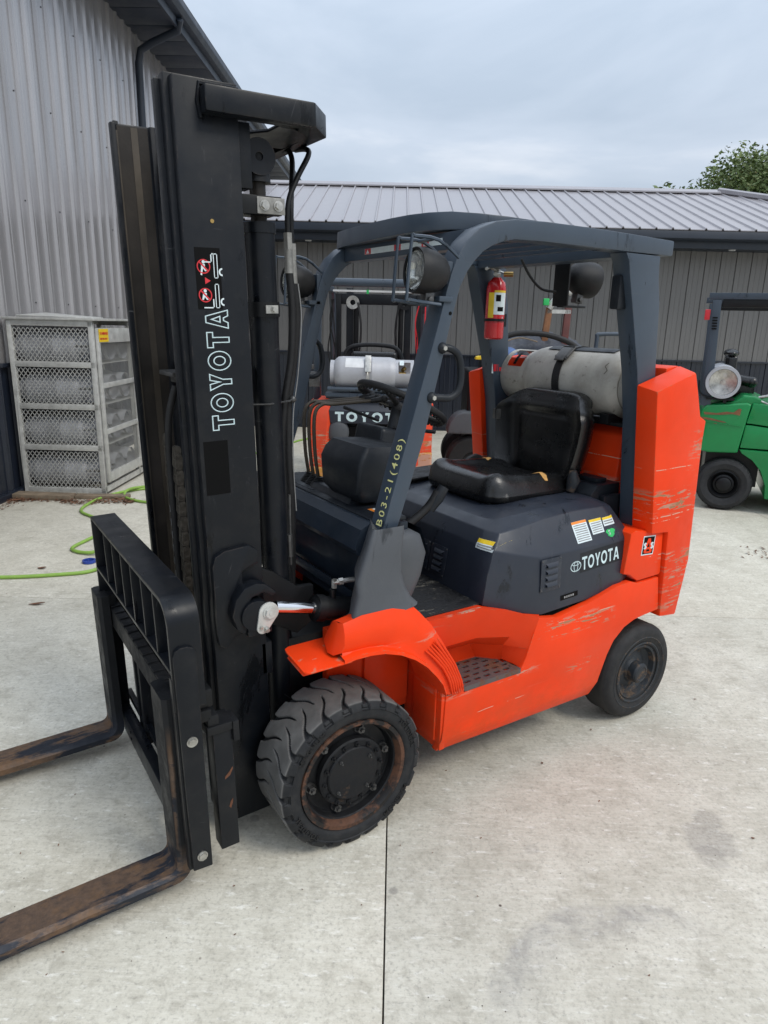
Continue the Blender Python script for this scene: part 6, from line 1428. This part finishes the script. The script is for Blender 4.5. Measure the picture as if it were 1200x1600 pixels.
# ================================================================ green forklift, side on (x forward, its left side towards us)
t = ything('forklift', 'green forklift standing at the right edge with black pneumatic tyres', 'forklift', 3.47, 4.88, -22)
Wg = 1.15
MB().prism([(-.36, .62), (-.30, 1.02), (-.26, 1.06), (.10, 1.10), (.14, 1.085), (.08, .60), (-.19, .585)], 'y', .0, Wg).build('counterweight', M['green'], t, bevel=.02, seg=3)
MB().prism([(-.27, 1.06), (.0, 1.115), (.06, 1.17), (.16, 1.165), (.30, 1.11), (.30, 1.05), (.1, 1.05)], 'y', .05, Wg - .05).build('rear_top', M['green'], t, bevel=.02, seg=3)
MB().prism([(.150, 1.10), (.90, 1.06), (.90, .83), (.16, .90), (.118, .90)], 'y', -.002, Wg).build('side_door', M['green'], t, bevel=.012)
MB().prism([(.115, .885), (.16, .885), (.90, .815), (.90, .66), (.095, .655)], 'y', .0, Wg).build('lower_door', M['green'], t, bevel=.010)
MB().prism([(.09, .64), (1.35, .64), (1.35, .16), (.385, .16), (.37, .30), (.31, .44), (.22, .54), (.12, .60)], 'y', .0, Wg).build('chassis', M['green'], t, bevel=.010)
MB().prism([(-.34, .9), (.08, .865), (.08, .872), (-.34, .907)], 'y', -.006, .01).build('body_crease', M['green'], t)
MB().prism([(-.28, .99), (-.16, .985), (-.07, 1.005), (-.01, 1.0), (.03, 1.04), (.055, 1.04), (.05, .975), (-.02, .985), (-.12, .97), (-.27, .965)], 'y', -.003, .01).prism([(-.30, .94), (-.2, .93), (-.06, .90), (-.08, .895), (-.24, .915), (-.30, .925)], 'y', -.003, .01).prism([(-.18, .885), (-.14, .885), (-.15, .875)], 'y', -.004, .01).build('rust_patch', M['brown'], t, flat=True)
MB().box(-.20, .30, .12, Wg - .12, .25, .62).build('frame', M['black'], t)
def wheel_g(x, rr, name='wheel'):
    w = bpy.data.objects.new(name, None); COL.objects.link(w); w.parent = t; w.location = (x, .0, rr)
    mb = MB(); mb.lathe([(rr * .55, .02), (rr * .62, .0), (rr * .80, -.012), (rr * .92, .0), (rr * .965, .018), (rr * .985, .03), (rr * .985, .15), (rr * .9, .18), (rr * .55, .18)], axis='y', n=60); mb.build('tyre', M['tyre3'], w, sharp=30)
    mb = MB()
    for k in range(30):
        a = 2 * PI * k / 30; c, s_ = math.cos(a), math.sin(a); Tm = Matrix(((c, 0, -s_, 0), (0, 1, 0, 0), (s_, 0, c, 0), (0, 0, 0, 1)))
        mb.hexa([(rr * .93, .0, -.016), (rr * .93, .0, .016), (rr * .985, .09, .020), (rr * .985, .09, -.020)], [(rr * .965, .004, -.014), (rr * .965, .004, .014), (rr, .09, .018), (rr, .09, -.018)], Tm)
    mb.build('tread_lugs', M['rubber'], w, flat=True)
    MB().lathe([(rr * .56, .02), (rr * .50, .012), (rr * .44, .03), (rr * .38, .055), (rr * .36, .03), (rr * .30, .022), (rr * .26, .0), (rr * .2, -.01), (0, -.012)], axis='y', n=40).build('rim', M['black'], w, sharp=30)
    return w
wheel_g(.0, .268); wg2 = wheel_g(0, .268); wg2.location = (0, Wg, .268); wg2.rotation_euler = (0, 0, PI)
wheel_g(1.62, .33); wg3 = wheel_g(1.62, .33); wg3.location = (1.62, Wg, .33); wg3.rotation_euler = (0, 0, PI)
for y in (.02, Wg - .09):
    MB().hexa([(-.34, y, .98), (-.215, y, .98), (-.215, y + .07, .98), (-.34, y + .07, .98)], [(-.30, y, 1.7), (-.19, y, 1.7), (-.19, y + .07, 1.7), (-.30, y + .07, 1.7)]) if False else None
    mb = MB(); rows = [[(a, y, z), (b, y, z), (b, y + .07, z), (a, y + .07, z)] for a, b, z in ((-.325, -.225, 1.05), (-.325, -.235, 1.35), (-.330, -.250, 1.75), (-.335, -.255, 1.9), (-.340, -.262, 2.07))]
    mb.grid(rows, closeu=True); mb.f.append((3, 2, 1, 0)); mb.f.append((16, 17, 18, 19)); mb.build('rear_pillar', M['grey'], t, bevel=.006, bang=50)
    MB().box(-.375, 1.45, y, y + .07, 2.075, 2.135).build('roof_rail', M['galv'] if False else M['grey'], t, bevel=.004)
    MB().box(-.25, 1.4, y + .01, y + .06, 2.0, 2.075).build('roof_inner_rail', M['black'], t, bevel=.004)
    MB().hexa([(.62, y, .7), (.70, y, .7), (.70, y + .06, .7), (.62, y + .06, .7)], [(.92, y, 2.0), (1.0, y, 2.0), (1.0, y + .06, 2.0), (.92, y + .06, 2.0)]) if False else None
mb = MB(); mb.hexa([(.42, .02, 1.0), (.52, .02, 1.0), (.52, .09, 1.0), (.42, .09, 1.0)], [(.50, .02, 2.05), (.60, .02, 2.05), (.60, .09, 2.05), (.50, .09, 2.05)]); mb.build('front_pillar', M['grey'], t, bevel=.005)
for k in range(5): MB().box(-.318 - k * .001, -.272 - k * .001, .012, .021, 1.792 + k * .026, 1.804 + k * .026).build('pillar_slot', M['dblack'], t)
for x, z in ((-.395, 1.88), (.31, 1.80)): MB().box(x, x + .05, .03, .08, z, z + .10).build('orange_lamp', M['dorange'] if x > 0 else M['dred'], t, bevel=.008)
for q in (0,): MB().box(-.12, .18, .42, .80, 1.12, 1.30).build('seat_base', M['vinyl'], t, bevel=.03)
MB().sph((-.08, .52, 1.56), (.075, .20, .045), 20, 12).box(-.10, -.05, .42, .62, 1.42, 1.56).build('headrest', M['vinyl'], t, sharp=60)
MB().box(-.13, -.02, .36, .78, 1.2, 1.54).build('seat_back', M['vinyl'], t, bevel=.04, seg=3); MB().tube([(.0, .40, 1.30), (.14, .38, 1.28)], .05, 12).sph((.14, .38, 1.28), .055, 12, 8).build('armrest', M['vinyl'], t, sharp=60)
MB().tube(cr([(-.36, .02, 1.30), (-.34, .0, 1.18), (-.22, -.01, 1.13), (-.08, .0, 1.14)], 6), .008, 6).box(-.28, -.02, -.01, .2, 1.115, 1.128).box(-.12, -.09, .0, .04, 1.09, 1.13).build('tank_cradle', M['black'], t)
MB().tube([(.20, .10, 1.15), (.30, .08, 1.18), (.40, .1, 1.16)], .016, 8).cyl((.22, .06, 1.12), (.30, .06, 1.09), .014, .014, 8).build('latch_lever', M['zinc'], t, sharp=50)
MB().box(.38, .42, .0, .04, 1.18, 1.36).build('chrome_plate', M['zinc'], t)
MB().box(1.9, 1.98, .2, .3, .1, 2.1).box(1.9, 1.98, .85, .95, .1, 2.1).build('mast', M['mast'], t)
tg = ything('propane_tank', 'propane tank with bright dished end facing us, on the green forklift', 'gas tank', 3.31, 4.86, 90); tg.location = (UVp := Vector(UV(3.47, 4.88, 0)) + Matrix.Rotation(TH + R(-22), 3, 'Z') @ Vector((-.145, -.02, 1.29))); tg.rotation_euler = (0, 0, TH + R(68))
MB().lathe([(0, .030), (.04, .028), (.09, .020), (.125, .014)], axis='x', n=40).cyl((.014, 0, 0), (.034, 0, 0), .022, .022, 12).cyl((.02, -.01, .07), (.034, -.01, .07), .02, .02, 12).build('dished_end', M['tank3'], tg, sharp=50)
MB().lathe([(.126, .02), (.130, -.012), (.158, -.012), (.160, .03), (.160, .75), (.1, .8), (0, .81)], axis='x', n=48).build('shell', M['tank2'], tg, sharp=40)

# ================================================================ third machine mostly hidden behind the big forklift
t = ything('yard_lift', 'grey machine with brown uprights half hidden behind the big forklift', 'lift', .78, 5.5)
mb = MB(); arc_ = [(.22 * math.cos(R(a)) * 1.0, .60 + .25 * math.sin(R(a))) for a in range(180, 89, -10)] + [(.9, .85), (.9, .80), (.0, .80)] + [(.17 * math.cos(R(a)), .60 + .20 * math.sin(R(a))) for a in range(95, 181, 10)]
mb.prism([(-.05 + .14 + .20 * math.cos(R(a)) - .14, .62 + .24 * math.sin(R(a))) for a in range(180, 89, -10)] + [(.60, .86), (.60, .62), (.12, .62)], 'y', .0, .30)
mb.v = [(p[0] + .15, p[1], p[2]) for p in mb.v]; mb.build('fender', M['boot'], t, bevel=.02, seg=3, bang=50)
for x, y in ((.20, .03), (1.35, .03), (.20, .75), (1.35, .75)): MB().lathe([(.12, .0), (.27, .0), (.30, .03), (.30, .18), (.27, .2), (.12, .2)], (x, y, .30), 'y', 40).lathe([(.12, .01), (.10, .03), (0, .03)], (x, y, .30), 'y', 30).build('wheel', M['rubber'], t, sharp=30)
MB().box(.12, 1.7, .15, .90, .35, 1.30).build('body', M['black'], t, bevel=.03, seg=3)
MB().box(.3, 1.6, .10, .92, 1.28, 1.42).build('top_deck', M['dash'], t, bevel=.03, seg=3)
MB().hexa([(.865, .2, 1.35), (.935, .2, 1.35), (.935, .26, 1.35), (.865, .26, 1.35)], [(.92, .2, 1.98), (.985, .2, 1.98), (.985, .26, 1.98), (.92, .26, 1.98)]).build('upright', M['brown'], t, bevel=.004)
MB().hexa([(1.10, .2, 1.35), (1.17, .2, 1.35), (1.17, .26, 1.35), (1.10, .26, 1.35)], [(1.12, .2, 2.0), (1.19, .2, 2.0), (1.19, .26, 2.0), (1.12, .26, 2.0)]).build('upright', simple('dull_red_steel', (.12, .035, .03), .6), t, bevel=.004)
MB().box(.93, 1.18, .2, .26, 1.92, 1.96).tube(cr([(.94, .20, 1.97), (1.0, .19, 2.06), (1.08, .18, 2.13), (1.16, .18, 2.14)], 5), .035, 10).build('head_bar', M['galv'], t, sharp=60)
MB().box(.87, .93, .15, .19, 2.0, 2.07).build('green_clamp', M['dgreen'], t, bevel=.006)
MB().tube(cr([(1.46, .1, 1.3), (1.46, .1, 1.66), (1.50, .1, 1.715), (1.9, .1, 1.72)], 6), .022, 8).build('handrail', M['grey'], t, sharp=60)
# tarp heap lying on its deck
rows = []
for j in range(25):
    row = []
    for i in range(49):
        u, v = i / 48, j / 24; e = (math.sin(PI * u) ** .5) * (math.sin(PI * v) ** .5); z = e * (.29 + .06 * mnoise.noise(Vector((u * 5, v * 3, 0))) + .04 * mnoise.noise(Vector((u * 14, v * 9, 4)))) + .02 * abs(mnoise.noise(Vector((u * 22, v * 16, 2))))
        row.append((.28 + u * 1.22, .06 + v * .8, z))
    rows.append(row)
tp = MB().grid(rows).build('tarp', M['cloth'], None, sharp=60); tp.location = UV(.78, 5.5, 1.425); tp.rotation_euler = (0, 0, TH); tag(tp, 'crumpled dark tarp heaped behind the strapped propane tank', 'tarp')
o = MB().tube(cr([(.22, .02, .02), (.35, .0, .16), (.55, .02, .27), (.85, .03, .28), (1.10, .02, .22), (1.25, .04, .14)], 8), .030, 10).build('rubber_hose', M['rubber'], None, sharp=60); o.location = UV(.78, 5.5, 1.425); o.rotation_euler = (0, 0, TH); tag(o, 'thick black rubber hose looped over the front of the dark tarp', 'hose')
o = MB().tube(cr([(.34, -.04, .02), (.42, -.05, .16), (.60, -.04, .235), (.8, -.03, .20)], 6), .007, 6).build('cord', M['wood'], None, sharp=60); o.location = UV(.78, 5.5, 1.425); o.rotation_euler = (0, 0, TH); tag(o, 'thin tan cord hanging over the tarp next to the black hose', 'cord')
o = MB().sph((.50, .02, .07), (.11, .05, .07), 16, 10).build('blue_cloth', simple('blue_cloth', (.10, .16, .32), .8), None, sharp=80); o.location = UV(.78, 5.5, 1.425); o.rotation_euler = (0, 0, TH); tag(o, 'light blue cloth bundled under the black hose loop', 'cloth')
o = MB().hexa([(.16, -.02, 0), (.34, -.02, 0), (.34, .1, 0), (.16, .1, 0)], [(.17, -.02, .03), (.42, -.02, .10), (.42, .1, .10), (.17, .1, .03)]).build('yellow_strap', M['dyellow'], None, bevel=.01); o.location = UV(.78, 5.5, 1.425); o.rotation_euler = (0, 0, TH); tag(o, 'folded yellow strap at the left end of the tarp', 'strap')
